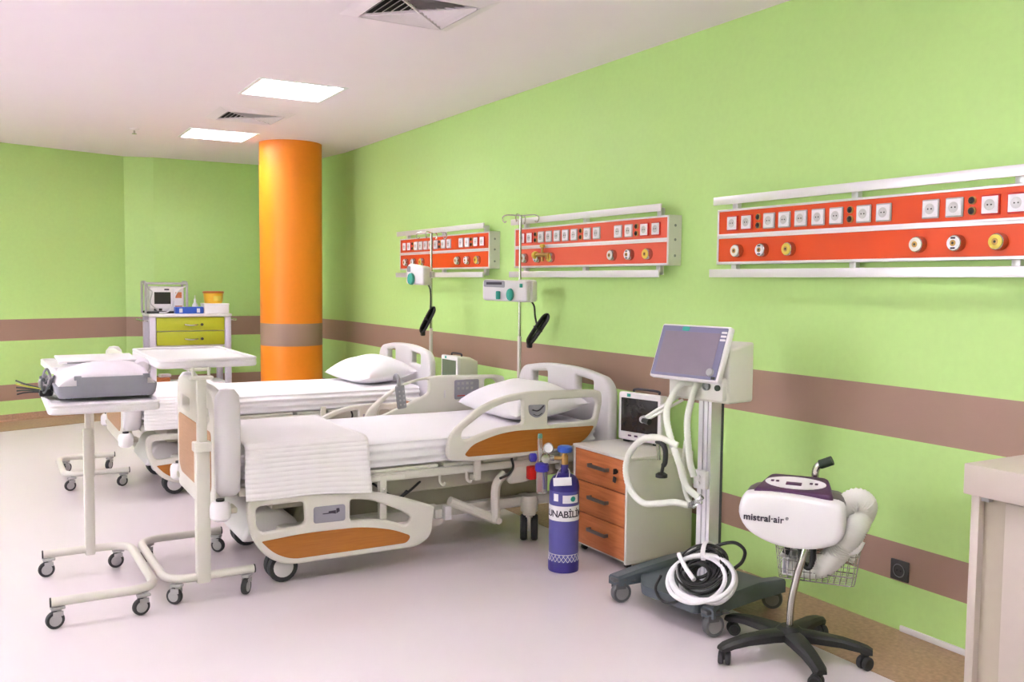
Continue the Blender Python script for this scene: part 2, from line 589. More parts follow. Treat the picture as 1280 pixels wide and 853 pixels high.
# ------------------------------------------------------------------ ceiling fittings
def luminaire(loc, label):
    t = thing('ceiling_light', label, 'ceiling light', (loc[0], loc[1], CEIL), 0, None)
    h = HL
    mb = MB()
    d = 0.085
    mb.bx(-h, h, -h, h, d, d + 0.01)
    for s in (-1, 1):
        mb.bx(s * h, s * (h - 0.006), -h, h, 0.0, d)
        mb.bx(-h, h, s * h, s * (h - 0.006), 0.0, d)
    obj('housing', mb, 'louvre', t)
    fr = MB()
    for s in (-1, 1):
        fr.bx(s * (h + 0.012), s * (h - 0.014), -h - 0.012, h + 0.012, -0.006, 0.0)
        fr.bx(-h + 0.014, h - 0.014, s * (h + 0.012), s * (h - 0.014), -0.006, 0.0)
    obj('frame', fr, 'louvre', t)
    for k in (-0.21, -0.07, 0.07, 0.21):
        obj('tube_lamp', MB().cyl((-h + 0.02, k, 0.062), (h - 0.02, k, 0.062), 0.016, n=10), 'lamp', t)
    for k in (-0.14, 0.0, 0.14):
        obj('louvre_blade', MB().bx(-h + 0.006, h - 0.006, k - 0.002, k + 0.002, 0.003, 0.04), 'louvre', t)
    for k in range(-4, 5):
        obj('louvre_blade', MB().bx(k * 0.062 - 0.001, k * 0.062 + 0.001, -h + 0.006, h - 0.006, 0.003, 0.035), 'louvre', t)
    return t


L0 = luminaire(LIGHTS[1], 'larger lit square ceiling light, the nearer one to the camera')
dup(L0, None, (LIGHTS[0][0], LIGHTS[0][1], CEIL), None, 'smaller-looking lit square ceiling light, the one nearest the orange column')
for x, y in LIGHTS[2:]:
    dup(L0, None, (x, y, CEIL), None, 'recessed square ceiling light outside the picture', 'ceiling lights outside the picture')


def diffuser(loc, label):
    t = thing('air_vent', label, 'air vent', (loc[0], loc[1], CEIL), 0)
    H = 0.31
    fr = MB()
    # bevelled outer frame
    for k in range(4):
        R = Matrix.Rotation(k * PI / 2, 3, 'Z')
        q = [Vector(p) for p in ((-H, -H, 0), (H, -H, 0), (H - 0.075, -H + 0.075, -0.022), (-H + 0.075, -H + 0.075, -0.022))]
        q2 = [p + Vector((0, 0, 0.006)) for p in q]
        fr.rings([[R @ p for p in q], [R @ p for p in q2]])
    obj('frame', fr, 'vent', t, ang=5)
    obj('duct_opening', MB().bx(-H + 0.05, H - 0.05, -H + 0.05, H - 0.05, -0.002, 0.0), 'vent_dark', t)
    for k in range(4):
        R = Matrix.Rotation(k * PI / 2, 3, 'Z')
        for j in range(6):
            d = 0.035 + j * 0.035
            L = d - 0.012
            q = [Vector(p) for p in ((-L, -d, -0.004), (L, -d, -0.004), (L + 0.010, -d - 0.018, -0.022), (-L - 0.010, -d - 0.018, -0.022))]
            q2 = [p + Vector((0, 0.003, 0.001)) for p in q]
            sl = MB().rings([[R @ p for p in q], [R @ p for p in q2]])
            obj('slat', sl, 'vent', t)
    dg = MB()
    for s in (-1, 1):
        dg.box((0, 0, -0.014), (0.66, 0.008, 0.014), 0, Matrix.Rotation(s * PI / 4, 3, 'Z'))
    obj('divider', dg, 'vent', t)
    return t


v1 = diffuser((1.945, 4.35), 'large square ceiling air vent cut off by the top edge of the photo')
dup(v1, None, (1.99, 7.9, CEIL), None, 'smaller-looking square ceiling air vent between the two ceiling lights')
t = thing('sprinkler', 'small sprinkler head on the ceiling, left of the ceiling lights', 'sprinkler', (1.25, 9.16, CEIL))
obj('escutcheon', MB().lathe([(0.0, 0), (0.045, 0), (0.035, -0.012), (0.012, -0.016), (0, -0.016)], n=20), 'vent', t)
obj('body', MB().lathe([(0.009, -0.014), (0.009, -0.04), (0.02, -0.042), (0.022, -0.046), (0, -0.047)], n=12), 'steel', t)


# ------------------------------------------------------------------ headwall units
SOCK = [0.109, 0.21, 0.362, 0.461, 0.563, 0.666, 0.769, 0.918, 1.021, 1.245, 1.35, 1.5, 1.605]
TERM = [0.288, 0.845, 1.424]
OUTL = [0.155, 0.328, 0.501, 1.198, 1.369, 1.542]


def headwall(yl, label, panel):
    t = thing('headwall_panel', label, 'headwall panel', (WX, yl, 1.53))
    Z = lambda z: z - 1.53
    OUT = 0.09

    def bxu(mb, u0, u1, o0, o1, z0, z1, r=0.0):
        return mb.bx(-o1, -o0, -u1, -u0, Z(z0), Z(z1), r)
    LEN = 1.715
    body = MB()
    bxu(body, 0.0, LEN, 0.0, OUT - 0.006, 1.605, 1.887, 0.004)
    for z0, z1 in ((1.605, 1.618), (1.737, 1.761), (1.876, 1.887)):
        bxu(body, 0.0, LEN, OUT - 0.02, OUT + 0.002, z0, z1, 0.002)
    bxu(body, 0.0, 0.008, OUT - 0.02, OUT + 0.002, 1.605, 1.887, 0.002)
    bxu(body, LEN - 0.012, LEN, OUT - 0.02, OUT + 0.002, 1.605, 1.887, 0.002)
    obj('housing', body, 'alu', t)
    for u0, u1 in ((-0.004, 0.0), (LEN, LEN + 0.004)):
        ec = obj('end_cap', bxu(MB(), u0, u1, 0.0, OUT + 0.001, 1.604, 1.888), 'counter_top', t)
    for z in (1.66, 1.75, 1.83):
        obj('screw', MB().cyl((-0.045, -LEN - 0.004, Z(z)), (-0.045, -LEN - 0.0055, Z(z)), 0.008, n=10), 'grey', ec)
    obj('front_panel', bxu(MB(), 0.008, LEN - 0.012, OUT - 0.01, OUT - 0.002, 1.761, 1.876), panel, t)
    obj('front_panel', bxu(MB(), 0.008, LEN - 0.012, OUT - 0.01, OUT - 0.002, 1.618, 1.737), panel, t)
    obj('divider_groove', bxu(MB(), 0.008, LEN - 0.012, OUT + 0.001, OUT + 0.0025, 1.746, 1.752), 'lilac', t)
    for z0, z1, u0, u1 in ((1.909, 1.951, 0.0, LEN - 0.03), (1.537, 1.579, -0.02, LEN - 0.04)):
        obj('equipment_rail', bxu(MB(), u0, u1, 0.115, 0.127, z0, z1, 0.003), 'alu', t)
    for u in (0.09, 0.84, 1.59):
        obj('rail_bracket', bxu(bxu(MB(), u - 0.018, u + 0.018, 0.04, 0.116, 1.92, 1.935), u - 0.018, u + 0.018, 0.03, 0.06, 1.885, 1.936, 0.002), 'alu', t)
        obj('rail_bracket', bxu(bxu(MB(), u - 0.018, u + 0.018, 0.04, 0.116, 1.553, 1.568), u - 0.018, u + 0.018, 0.03, 0.06, 1.553, 1.607, 0.002), 'alu', t)
    protos = {}
    for i, u in enumerate(SOCK):
        kind = 'red' if i in (0, 1, 11, 12) else 'grey'
        if kind not in protos:
            fr = MB(); fr.bx(-0.008, 0, -0.0385, 0.0385, -0.0385, 0.0385, 0.004)
            f = obj('socket', fr, 'red' if kind == 'red' else 'hub', t, loc=(-OUT + 0.002, -u, Z(1.814)))
            obj('face_plate', MB().bx(-0.0115, -0.007, -0.033, 0.033, -0.033, 0.033, 0.003), 'paper', f)
            obj('socket_well', MB().lathe([(0.0195, 0.0), (0.0215, 0.0012), (0.0195, 0.0016), (0.017, 0.0005), (0, 0.0005)], (-0.0115, 0, 0), (-1, 0, 0), 20), 'well', f)
            ho = MB()
            for s in (-1, 1):
                ho.cyl((-0.012, s * 0.0075, 0), (-0.0128, s * 0.0075, 0), 0.0032, n=8)
            obj('pin_hole', ho, 'black', f)
            protos[kind] = f
        else:
            dup(protos[kind], t, (-OUT + 0.002, -u, Z(1.814)))
    e0 = None
    for u in TERM:
        for z in (1.836, 1.795):
            if e0 is None:
                e0 = obj('earth_terminal', MB().lathe([(0.0165, 0), (0.0165, 0.006), (0.012, 0.009), (0, 0.009)], (0, 0, 0), (-1, 0, 0), 16), 'brass', t, loc=(-OUT + 0.002, -u, Z(z)))
                obj('terminal_pin', MB().lathe([(0.0135, 0.0092), (0.0125, 0.0105), (0.0095, 0.0105), (0.0085, 0.0115), (0.004, 0.016), (0, 0.016)], (0, 0, 0), (-1, 0, 0), 14), 'black', e0)
            else:
                dup(e0, t, (-OUT + 0.002, -u, Z(z)))
    ot = {}
    for i, u in enumerate(OUTL):
        k = ('counter_top', 'paper', 'yellow')[i % 3]
        if k not in ot:
            o = obj('gas_outlet', MB().lathe([(0.034, 0), (0.034, 0.01), (0.031, 0.028), (0.029, 0.03), (0.027, 0.03), (0, 0.028)], (0, 0, 0), (-1, 0, 0), 24), 'steel', t, loc=(-OUT + 0.002, -u, Z(1.672)))
            obj('face_ring', MB().lathe([(0.028, 0.029), (0.0275, 0.033), (0.013, 0.035), (0.012, 0.03)], (0, 0, 0), (-1, 0, 0), 24), k, o)
            if i % 3 == 1:
                for s in (-1, 1):
                    obj('face_mark', MB().box((-0.0345, 0, s * 0.020), (0.001, 0.020, 0.007), 0.0004), 'ink', o)
            obj('center_port', MB().lathe([(0.0125, 0.030), (0.0125, 0.0355), (0.010, 0.0365), (0.0055, 0.036), (0.005, 0.030)], (0, 0, 0), (-1, 0, 0), 16), 'brass', o)
            obj('port_hole', MB().cyl((-0.031, 0, 0), (-0.036, 0, 0), 0.0055, n=12), 'black', o)
            ot[k] = o
        else:
            dup(ot[k], t, (-OUT + 0.002, -u, Z(1.672)))
    return t


headwall(3.642, 'orange socket panel nearest the camera, cut off by the photo right edge', 'orange_panel')
headwall(5.755, 'orange wall panel with sockets and painted-in pinkish reflection haze, in the middle of the three, above the near bed', 'haze_panel')
headwall(7.855, 'small-looking orange wall panel with sockets, farthest of the three, above the far bed', 'orange_panel')

# yellow adapter plugged into an outlet of the middle panel
t = thing('gas_adapter', 'yellow and brass branched gas adapter plugged into the middle wall panel', 'gas adapter', (WX - 0.09, 5.755 - 0.425, 1.69))
obj('body', MB().cyl((-0.03, 0.075, 0), (-0.03, -0.09, 0), 0.014, n=12).cyl((-0.03, 0, -0.045), (-0.03, 0, 0.055), 0.010, n=12).cyl((0.0, -0.075, -0.016), (-0.045, -0.075, -0.016), 0.017, n=14), 'brass', t)
obj('knob', MB().lathe([(0.0, 0.0), (0.024, 0.0), (0.027, 0.01), (0.024, 0.03), (0.0, 0.034)], (-0.03, 0.105, 0), (0, -1, 0), 16), 'yellow', t)
obj('knob', MB().lathe([(0.0, 0.0), (0.017, 0.0), (0.02, 0.01), (0.016, 0.022), (0.0, 0.024)], (-0.03, 0, 0.05), (0, 0, 1), 14), 'yellow', t)


# ------------------------------------------------------------------ hospital bed
def roundpts(p, r):
    return [(q.x, q.y) for q in fillet([(a[0], a[1], 0) for a in p], r, 5)]


def flat(p):
    return [(a.x, a.y) for a in smooth_path([(q[0], q[1], 0) for q in p], 3, True)]


FR = roundpts([(0.145, 0.44), (0.185, 0.465), (0.549, 0.452), (0.786, 0.431), (0.967, 0.375), (1.128, 0.314), (1.11, 0.155), (1.03, 0.109),
               (0.346, 0.112), (0.248, 0.155), (0.180, 0.238), (0.148, 0.344)], [.04, .04, .1, .1, .1, .015, .06, .05, .08, .06, .06, .06])
FRH1 = roundpts([(0.188, 0.418), (0.424, 0.418), (0.43, 0.303), (0.213, 0.288), (0.189, 0.326)], [.03, .02, .03, .03, .02])
FRH2 = roundpts([(0.66, 0.402), (0.76, 0.391), (0.909, 0.328), (0.995, 0.273), (0.968, 0.228), (0.869, 0.268), (0.76, 0.29), (0.66, 0.29)], [.015, .05, .06, .025, .03, .06, .06, .02])
FRW = roundpts([(0.212, 0.247), (0.421, 0.262), (0.733, 0.256), (0.896, 0.218), (0.992, 0.175), (0.968, 0.140), (0.678, 0.140), (0.358, 0.140), (0.271, 0.182)], [.01, .08, .1, .08, .03, .03, .05, .07, .05])
HRR = roundpts([(1.195, 0.600), (1.215, 0.684), (1.294, 0.760), (1.421, 0.841), (1.551, 0.879), (1.705, 0.897), (2.132, 0.885), (2.195, 0.872), (2.205, 0.815),
                (2.168, 0.657), (2.093, 0.592), (2.021, 0.555), (1.67, 0.530), (1.341, 0.532), (1.21, 0.548)], [.03, .05, .1, .1, .1, .1, .05, .02, .03, .08, .06, .05, .1, .1, .04])
HRH1 = roundpts([(1.288, 0.705), (1.421, 0.793), (1.541, 0.839), (1.662, 0.852), (1.668, 0.715), (1.478, 0.703), (1.321, 0.654), (1.282, 0.66)], [.02, .08, .08, .015, .03, .08, .06, .02])
HRH2 = roundpts([(1.832, 0.842), (2.149, 0.839), (2.165, 0.808), (2.150, 0.709), (1.828, 0.697)], [.02, .015, .02, .03, .02])
HRW = roundpts([(1.302, 0.575), (1.349, 0.625), (1.478, 0.665), (1.601, 0.682), (2.146, 0.674), (2.115, 0.626), (2.058, 0.582), (1.95, 0.562), (1.67, 0.557), (1.322, 0.562)], [.02, .06, .08, .08, .015, .04, .04, .05, .1, .01])
HRE = roundpts([(1.698, 0.820), (1.808, 0.818), (1.808, 0.772), (1.756, 0.738), (1.700, 0.770)], [.01, .01, .03, .03, .03])
FARH1 = roundpts([(1.288, 0.705), (1.360, 0.775), (1.45, 0.838), (1.55, 0.866), (1.64, 0.872), (1.64, 0.785), (1.56, 0.752), (1.473, 0.718), (1.321, 0.660), (1.282, 0.66)], [.02, .08, .06, .06, .01, .03, .06, .06, .06, .02])
FARH2 = roundpts([(2.045, 0.862), (2.120, 0.858), (2.150, 0.81), (2.120, 0.705), (2.045, 0.702)], [.02, .03, .03, .03, .02])


def make_bed(loc, label):
    t = thing('hospital_bed', label, 'bed', loc)
    X, Zv = (1, 0, 0), (0, 0, 1)
    # --- footboard: board with two bolster ends
    fb = [(-0.45, 0.36), (0.45, 0.36), (0.465, 0.45), (0.47, 0.90), (0.43, 0.965), (0.30, 0.985), (-0.30, 0.985), (-0.43, 0.965), (-0.47, 0.90), (-0.465, 0.45)]
    fbo = roundpts(fb, .06)
    grip1 = roundpts([(0.12, 0.875), (0.36, 0.875), (0.36, 0.815), (0.12, 0.815)], .025)
    grip2 = [(-a, b) for a, b in grip1]
    f = obj('footboard', MB().plate(fbo, 0.05, 0.012, (grip1, grip2), (0.03, 0, 0), (0, 1, 0), Zv), 'cream', t)
    for s in (-1, 1):
        prof = [(0.0, 0.475), (0.035, 0.478), (0.052, 0.50), (0.055, 0.56), (0.055, 0.90), (0.050, 0.955), (0.030, 0.985), (0.0, 0.99)]
        obj('bolster', MB().lathe(prof, (0.068, s * 0.462, 0), (0, 0, 1), 24, sx=0.75, sy=1.1), 'lilac', f)
    obj('wood_inset', MB().plate(roundpts([(-0.40, 0.775), (0.40, 0.775), (0.40, 0.50), (0.34, 0.455), (-0.34, 0.455), (-0.40, 0.50)], .03), 0.006, 0.002, (), (0.004, 0, 0), (0, 1, 0), Zv), 'sheen_oak', f)
    for s in (-1, 1):
        r = obj('bumper_roller', MB().lathe([(0.0, 0.372), (0.03, 0.374), (0.047, 0.39), (0.049, 0.43), (0.046, 0.452), (0.034, 0.466), (0.0, 0.470)], (0.02, s * 0.515, 0), n=24), 'white', t)
        obj('roller_pin', MB().cyl((0.02, s * 0.515, 0.468), (0.02, s * 0.515, 0.478), 0.02, n=12), 'black', r)
        obj('roller_arm', MB().bx(0.0, 0.10, s * 0.42, s * 0.515, 0.40, 0.43, 0.008), 'beige', t)
    # --- headboard
    hb = [(-0.53, 0.50), (0.53, 0.50), (0.53, 0.885), (0.47, 0.945), (0.2, 0.985), (-0.2, 0.985), (-0.47, 0.945), (-0.53, 0.885)]
    h1 = roundpts([(0.165, 0.932), (0.352, 0.915), (0.352, 0.825), (0.165, 0.835)], .015)
    h2 = [(-a, b) for a, b in h1]
    obj('headboard', MB().plate(roundpts(hb, [.05, .05, .06, .08, .3, .3, .08, .06]), 0.06, 0.018, (h1, h2), (2.27, 0, 0), (0, 1, 0), Zv), 'lilac', t)
    # --- deck
    mb = MB()
    for s in (-1, 1):
        mb.bx(0.12, 2.22, s * 0.455, s * 0.415, 0.462, 0.505, 0.008)
    for x in (0.12, 0.78, 1.26, 1.62, 2.18):
        mb.bx(x, x + 0.04, -0.43, 0.43, 0.464, 0.50, 0.004)
    obj('deck_frame', mb, 'cream_metal', t)
    for x0, x1 in ((0.13, 0.70), (0.73, 1.18), (1.21, 1.42), (1.45, 2.20)):
        obj('deck_panel', MB().bx(x0, x1, -0.44, 0.44, 0.505, 0.525, 0.006), 'cream', t)
    obj('deck_bumper', MB().bx(0.70, 0.97, -0.475, -0.455, 0.47, 0.50, 0.006), 'cream', t)
    for x in (0.83, 1.18, 1.34):
        obj('hook', MB().tube([(x, -0.458, 0.47), (x, -0.462, 0.43), (x + 0.015, -0.475, 0.415), (x + 0.02, -0.48, 0.43)], 0.007, 6, 4), 'cream_metal', t)
    # --- side rails
    def rail(nm, y, out, holes, wd, plate_th=0.034):
        r = obj(nm, MB().plate(out, plate_th, 0.011, holes, (0, y, 0), X, Zv), 'cream', t)
        if wd:
            obj('wood_inset', MB().plate(wd, 0.006, 0.002, (), (0, y + math.copysign(0.0165, y), 0), X, Zv), 'oak', r)
        return r
    near_foot = rail('foot_rail', -0.49, FR, (FRH1, FRH2), FRW)
    lp = obj('name_plate', MB().plate(roundpts([(0.469, 0.386), (0.632, 0.384), (0.632, 0.30), (0.469, 0.303)], .016), 0.005, 0.0015, (), (0, -0.508, 0), X, Zv), 'lcd', near_foot)
    mk = MB()
    mk.plate([(0.515, 0.349), (0.575, 0.351), (0.575, 0.345), (0.515, 0.345)], 0.002, 0.0, (), (0, -0.511, 0), X, Zv)
    mk.plate([(0.545, 0.357), (0.582, 0.359), (0.582, 0.341), (0.575, 0.343), (0.545, 0.348)], 0.002, 0.0, (), (0, -0.511, 0), X, Zv)
    mk.plate([(0.585, 0.368), (0.600, 0.368), (0.602, 0.352), (0.585, 0.342)], 0.002, 0.0, (), (0, -0.511, 0), X, Zv)
    near_head = rail('head_rail', -0.49, HRR, (HRH1, HRH2), HRW)
    em = obj('emblem', MB().plate(HRE, 0.005, 0.0015, (), (0, -0.508, 0), X, Zv), 'lcd', near_head)
    tk = MB().tube([(1.722, -0.513, 0.792), (1.75, -0.513, 0.785), (1.772, -0.513, 0.792), (1.795, -0.513, 0.812)], 0.004, 6, 3)
    tk.tube([(1.728, -0.513, 0.768), (1.756, -0.513, 0.757), (1.786, -0.513, 0.770)], 0.002, 6, 3)
    bpy.context.view_layer.update()
    far_head = rail('head_rail', 0.50, HRR, (FARH1, FARH2), HRW)
    cp = obj('control_panel', MB().plate(roundpts([(1.82, 0.862), (2.00, 0.862), (2.00, 0.735), (1.82, 0.735)], .014), 0.006, 0.002, (), (0, 0.482, 0), X, Zv), 'lcd', far_head)
    far_foot = rail('foot_rail', 0.49, FR, (FRH1, FRH2), FRW)
    # keys belong to the panel and stay within the third level as one joined piece
    kb = MB()
    for j, z in enumerate((0.838, 0.806)):
        for i in range(4):
            kb.box((1.847 + i * 0.033, 0.478, z), (0.018, 0.004, 0.016), 0.003)
    obj('control_keys', kb, 'hub', far_head)
    obj('confirm_key', MB().box((1.95, 0.478, 0.763), (0.026, 0.005, 0.02), 0.004), 'green', far_head)
    obj('red_line', MB().box((1.867, 0.4785, 0.758), (0.055, 0.003, 0.006)), 'red', far_head)
    obj('panel_catch', MB().box((1.75, 0.480, 0.775), (0.012, 0.006, 0.05), 0.003), 'lilac', far_head)
    obj('name_mark', mk, 'ink', near_foot)
    far_head.location.x = -0.09
    obj('emblem_mark', tk, 'ink', near_head)
    # --- rail supports
    for x in (1.40, 1.96):
        for s in (-1, 1):
            obj('rail_support', MB().bx(x - 0.02, x + 0.02, s * 0.478, s * 0.455, 0.42, 0.56, 0.006).bx(x - 0.02, x + 0.02, s * 0.47, s * 0.41, 0.42, 0.45, 0.006), 'cream_metal', t)
    for x in (0.5, 0.85):
        for s in (-1, 1):
            obj('rail_support', MB().bx(x - 0.02, x + 0.02, s * 0.476, s * 0.44, 0.27, 0.50, 0.006), 'cream_metal', t)
    obj('mechanism_cover', MB().plate(roundpts([(1.66, 0.53), (1.86, 0.53), (1.86, 0.42), (1.72, 0.37), (1.62, 0.37), (1.60, 0.40), (1.64, 0.44)], .03), 0.03, 0.008, (), (0, -0.435, 0), X, Zv), 'cream_metal', t)
    obj('release_handle', MB().box((1.765, -0.47, 0.428), (0.085, 0.05, 0.075), 0.008), 'red', t)
    obj('cable', MB().tube([(1.62, -0.46, 0.52), (1.63, -0.462, 0.47), (1.60, -0.46, 0.43), (1.55, -0.45, 0.41)], 0.007, 6, 5), 'black', t)
    obj('cable', MB().tube([(0.80, -0.44, 0.46), (0.93, -0.45, 0.37), (0.99, -0.45, 0.40), (0.95, -0.44, 0.36), (1.05, -0.40, 0.40), (1.2, -0.3, 0.46)], 0.007, 6, 5), 'black', t)
    # --- lift and base
    mb = MB()
    for s in (-1, 1):
        mb.bx(0.34, 2.0, s * 0.33, s * 0.27, 0.20, 0.26, 0.008)
    for x in (0.34, 1.20, 1.80):
        mb.bx(x, x + 0.06, -0.36, 0.36, 0.20, 0.255, 0.008)
    obj('base_frame', mb, 'cream_metal', t)
    mb = MB()
    mb.plate(roundpts([(0.42, 0.17), (1.90, 0.17), (1.98, 0.24), (1.90, 0.40), (0.55, 0.40), (0.46, 0.30)], .03), 0.46, 0.02, (), (0, 0, 0), X, Zv)
    obj('motor_cover', mb, 'beige', t)
    obj('frame_skirt', MB().plate(roundpts([(0.30, 0.36), (2.1, 0.38), (2.1, 0.462), (0.30, 0.462)], .01), 0.74, 0.01, (), (0, 0, 0), X, Zv), 'beige', t)
    mb = MB()
    mb.plate(roundpts([(0.16, 0.19), (0.46, 0.19), (0.46, 0.27), (0.36, 0.35), (0.24, 0.35)], .04), 0.60, 0.02, (), (0, 0, 0), X, Zv)
    obj('caster_cover', mb, 'lilac', t)
    for s in (-1, 1):
        obj('lift_arm', MB().tube([(1.266, s * 0.40, 0.305), (1.556, s * 0.40, 0.165)], 0.026, 10, 1), 'cream_metal', t)
        obj('lift_link', MB().tube([(1.60, s * 0.42, 0.43), (1.545, s * 0.42, 0.36), (1.545, s * 0.42, 0.165)], 0.026, 10, 4), 'cream_metal', t)
        obj('pivot_bolt', MB().cyl((1.55, s * 0.43, 0.17), (1.55, s * 0.452, 0.17), 0.018, n=12), 'cream', t)
    obj('tube_clip', MB().bx(1.24, 1.28, -0.40, -0.36, 0.20, 0.275, 0.004), 'white', t)
    for x in (0.38, 1.80):
        for s in (-1, 1):
            obj('caster_housing', MB().lathe([(0.035, 0.17), (0.05, 0.18), (0.052, 0.24), (0.042, 0.27), (0.0, 0.27)], (x, s * 0.36, 0), n=18), 'cream_metal', t)
            if x < 1:
                caster(t, (x, s * 0.36), 0.075, 0.05, 0.0, 0.2, True, 'lilac', 'beige')
            else:
                caster(t, (x, s * 0.36), 0.075, 0.05, -2.13, 0.2, True, 'beige', 'cream_metal')
    return t, near_head, far_head, near_foot, far_foot


bed1, nh, fh, nf, ff = make_bed((0.92, 4.85, 0), 'near hospital bed with its orange-brown laminate side rail raised at the head')
bed2 = dup(bed1, None, (0.79, 7.07, 0), None, 'far hospital bed beside the orange column, partly hidden behind the near bed')
for c in KIDS(bed2):
    if c.name.startswith('head_rail'):
        c.location.z = -0.33
    if c.name.startswith('foot_rail'):
        c.location.z = -0.02


# ------------------------------------------------------------------ mattresses, blankets, pillows
def make_mattress(loc, label):
    X0, X1, HY = 0.135, 2.205, 0.445
    prof = []
    # half profile going round the section (y, z), folds of sheet on the sides
    side = []
    nz = 22
    for k in range(nz + 1):
        a = k / nz
        z = 0.528 + a * 0.145
        fold = 0.010 * math.sin(a * PI * 2 * 3.2 + 0.6)
        edge = min(a, 1 - a)
        rnd = -0.035 * max(0, 1 - edge / 0.16) ** 2
        side.append((HY + fold * min(1, edge * 8) + rnd, z))
    top = [(HY - 0.03 - (HY - 0.03) * 2 * k / 14, 0.678) for k in range(1, 14)]
    bot = [(-(HY - 0.04) + (HY - 0.04) * 2 * k / 6, 0.527) for k in range(1, 6)]
    prof = side + top + [(-y, z) for y, z in side[::-1]] + bot
    mb = MB()
    rings = []
    nx = 44
    for i in range(nx + 1):
        s = i / nx
        x = X0 + (X1 - X0) * s
        e = min(s, 1 - s) * (X1 - X0)
        k = 1 - 0.05 * max(0, 1 - e / 0.04) ** 2
        ring = []
        for (y, z) in prof:
            wob = mnoise.noise(Vector((x * 3.1, y * 5, z * 9))) * 0.006
            zz = z + (mnoise.noise(Vector((x * 2.2, y * 3.5, 2))) * 0.004 if z > 0.6 else 0)
            ring.append(Vector((x, y * k + math.copysign(wob, y) * (1 if abs(y) > 0.4 else 0), 0.6 + (zz - 0.6) * k)))
        rings.append(ring)
    mb.rings(rings)
    o = obj('mattress', mb, 'sheet', None, ang=60)
    o.location = loc
    return tag(o, label, 'mattress')


m1 = make_mattress((0.92, 4.85, 0), 'white sheeted mattress on the near bed')
m2 = m1.copy(); COL.objects.link(m2)
m2.location = (0.79, 7.07, 0)
tag(m2, 'white sheeted mattress on the far bed, next to the orange column', 'mattress')


def make_blanket(loc, label, x0, x1, zlow, ridge=True):
    # path over the top from the far side and down the near side
    path = [Vector((0, 0.455, 0.56)), Vector((0, 0.462, 0.64)), Vector((0, 0.44, 0.690)), Vector((0, 0.40, 0.698)), Vector((0, -0.40, 0.698)), Vector((0, -0.438, 0.690)),
            Vector((0, -0.462, 0.655)), Vector((0, -0.478, 0.60)), Vector((0, -0.512, 0.50)), Vector((0, -0.518, zlow))]
    P = [path[0]]
    for a, b in zip(path, path[1:]):
        n = max(1, int((b - a).length / 0.0045))
        P += [a.lerp(b, (k + 1) / n) for k in range(n)]
    N = len(P)
    # cumulative distance and normals
    D = [0.0]
    for a, b in zip(P, P[1:]):
        D.append(D[-1] + (b - a).length)

    def fn(u, v):
        j = min(N - 1, int(round(v * (N - 1))))
        a, b = P[max(0, j - 1)], P[min(N - 1, j + 1)]
        tn = (b - a).normalized()
        nr = Vector((0, tn.z, -tn.y))
        if nr.z < 0 and abs(nr.z) > 0.3:
            nr = -nr
        if abs(nr.z) <= 0.3 and nr.y * P[j].y < 0:
            nr = -nr
        x = x0 + (x1 - x0) * u
        amp = 0.0022 * math.sin(D[j] / 0.0225 * 2 * PI) if ridge else 0.0
        drop = max(0.0, 0.66 - P[j].z) if P[j].y < 0 else 0.0
        p = P[j] + nr * (amp + 0.004 * mnoise.noise(Vector((x * 4, D[j] * 3, 1))) + drop * 0.03 * math.sin(x * 11))
        p.x = x + 0.01 * math.sin(D[j] * 9) * (abs(u - 0.5) * 2) ** 3 + drop * 0.03 * (u - 0.5)
        if j == N - 1:
            pass
        p.z -= drop * (0.11 * u + 0.025 * math.sin(u * 7 + 1))
        return p
    mb = MB().grid(fn, 26, N - 1)
    o = obj('blanket', mb, 'waffle', None, ang=80)
    sm = o.modifiers.new('thickness', 'SOLIDIFY'); sm.thickness = 0.007; sm.offset = 1
    o.location = loc
    return tag(o, label, 'blanket')


make_blanket((0.92, 4.85, 0), 'white waffle-weave blanket folded over the foot of the near bed', 0.15, 0.775, 0.456)
make_blanket((0.79, 7.07, 0), 'white blanket over the foot of the far bed', 0.15, 0.75, 0.48)


def make_pillow(loc, label, lx, ly, h, tilt=0.0, rz=0.0, seed=0.0):
    n = 26
    mb = MB()

    def surf(sgn):
        def fn(a, b):
            u, v = a * 2 - 1, b * 2 - 1
            eu, ev = abs(u) ** 2.4, abs(v) ** 2.4
            hh = max(0.0, (1 - eu) * (1 - ev)) ** 0.55
            pin = 1 - 0.10 * (1 - abs(u) ** 2) * abs(v) ** 4
            pin2 = 1 - 0.10 * (1 - abs(v) ** 2) * abs(u) ** 4
            z = hh * h * (0.62 if sgn > 0 else -0.38)
            z += 0.012 * mnoise.noise(Vector((u * 2 + seed, v * 2, 3 + sgn))) * hh
            return Vector((u * lx / 2 * pin2, v * ly / 2 * pin, z))
        return fn
    mb.grid(surf(1), n, n)
    mb.grid(surf(-1), n, n)
    bmesh.ops.remove_doubles(mb.bm, verts=mb.bm.verts, dist=0.0008)
    o = obj('pillow', mb, 'sheet', None, ang=70)
    o.location = loc
    o.rotation_euler = (0, tilt, rz)
    return tag(o, label, 'pillow')


make_pillow((2.87, 4.85, 0.762), 'white pillow at the head of the near bed, behind the raised side rail', 0.52, 0.76, 0.21, -0.10, 0.0)
make_pillow((2.74, 7.06, 0.760), 'plump white pillow at the head of the far bed', 0.50, 0.70, 0.215, -0.08, 0.12, 4.0)

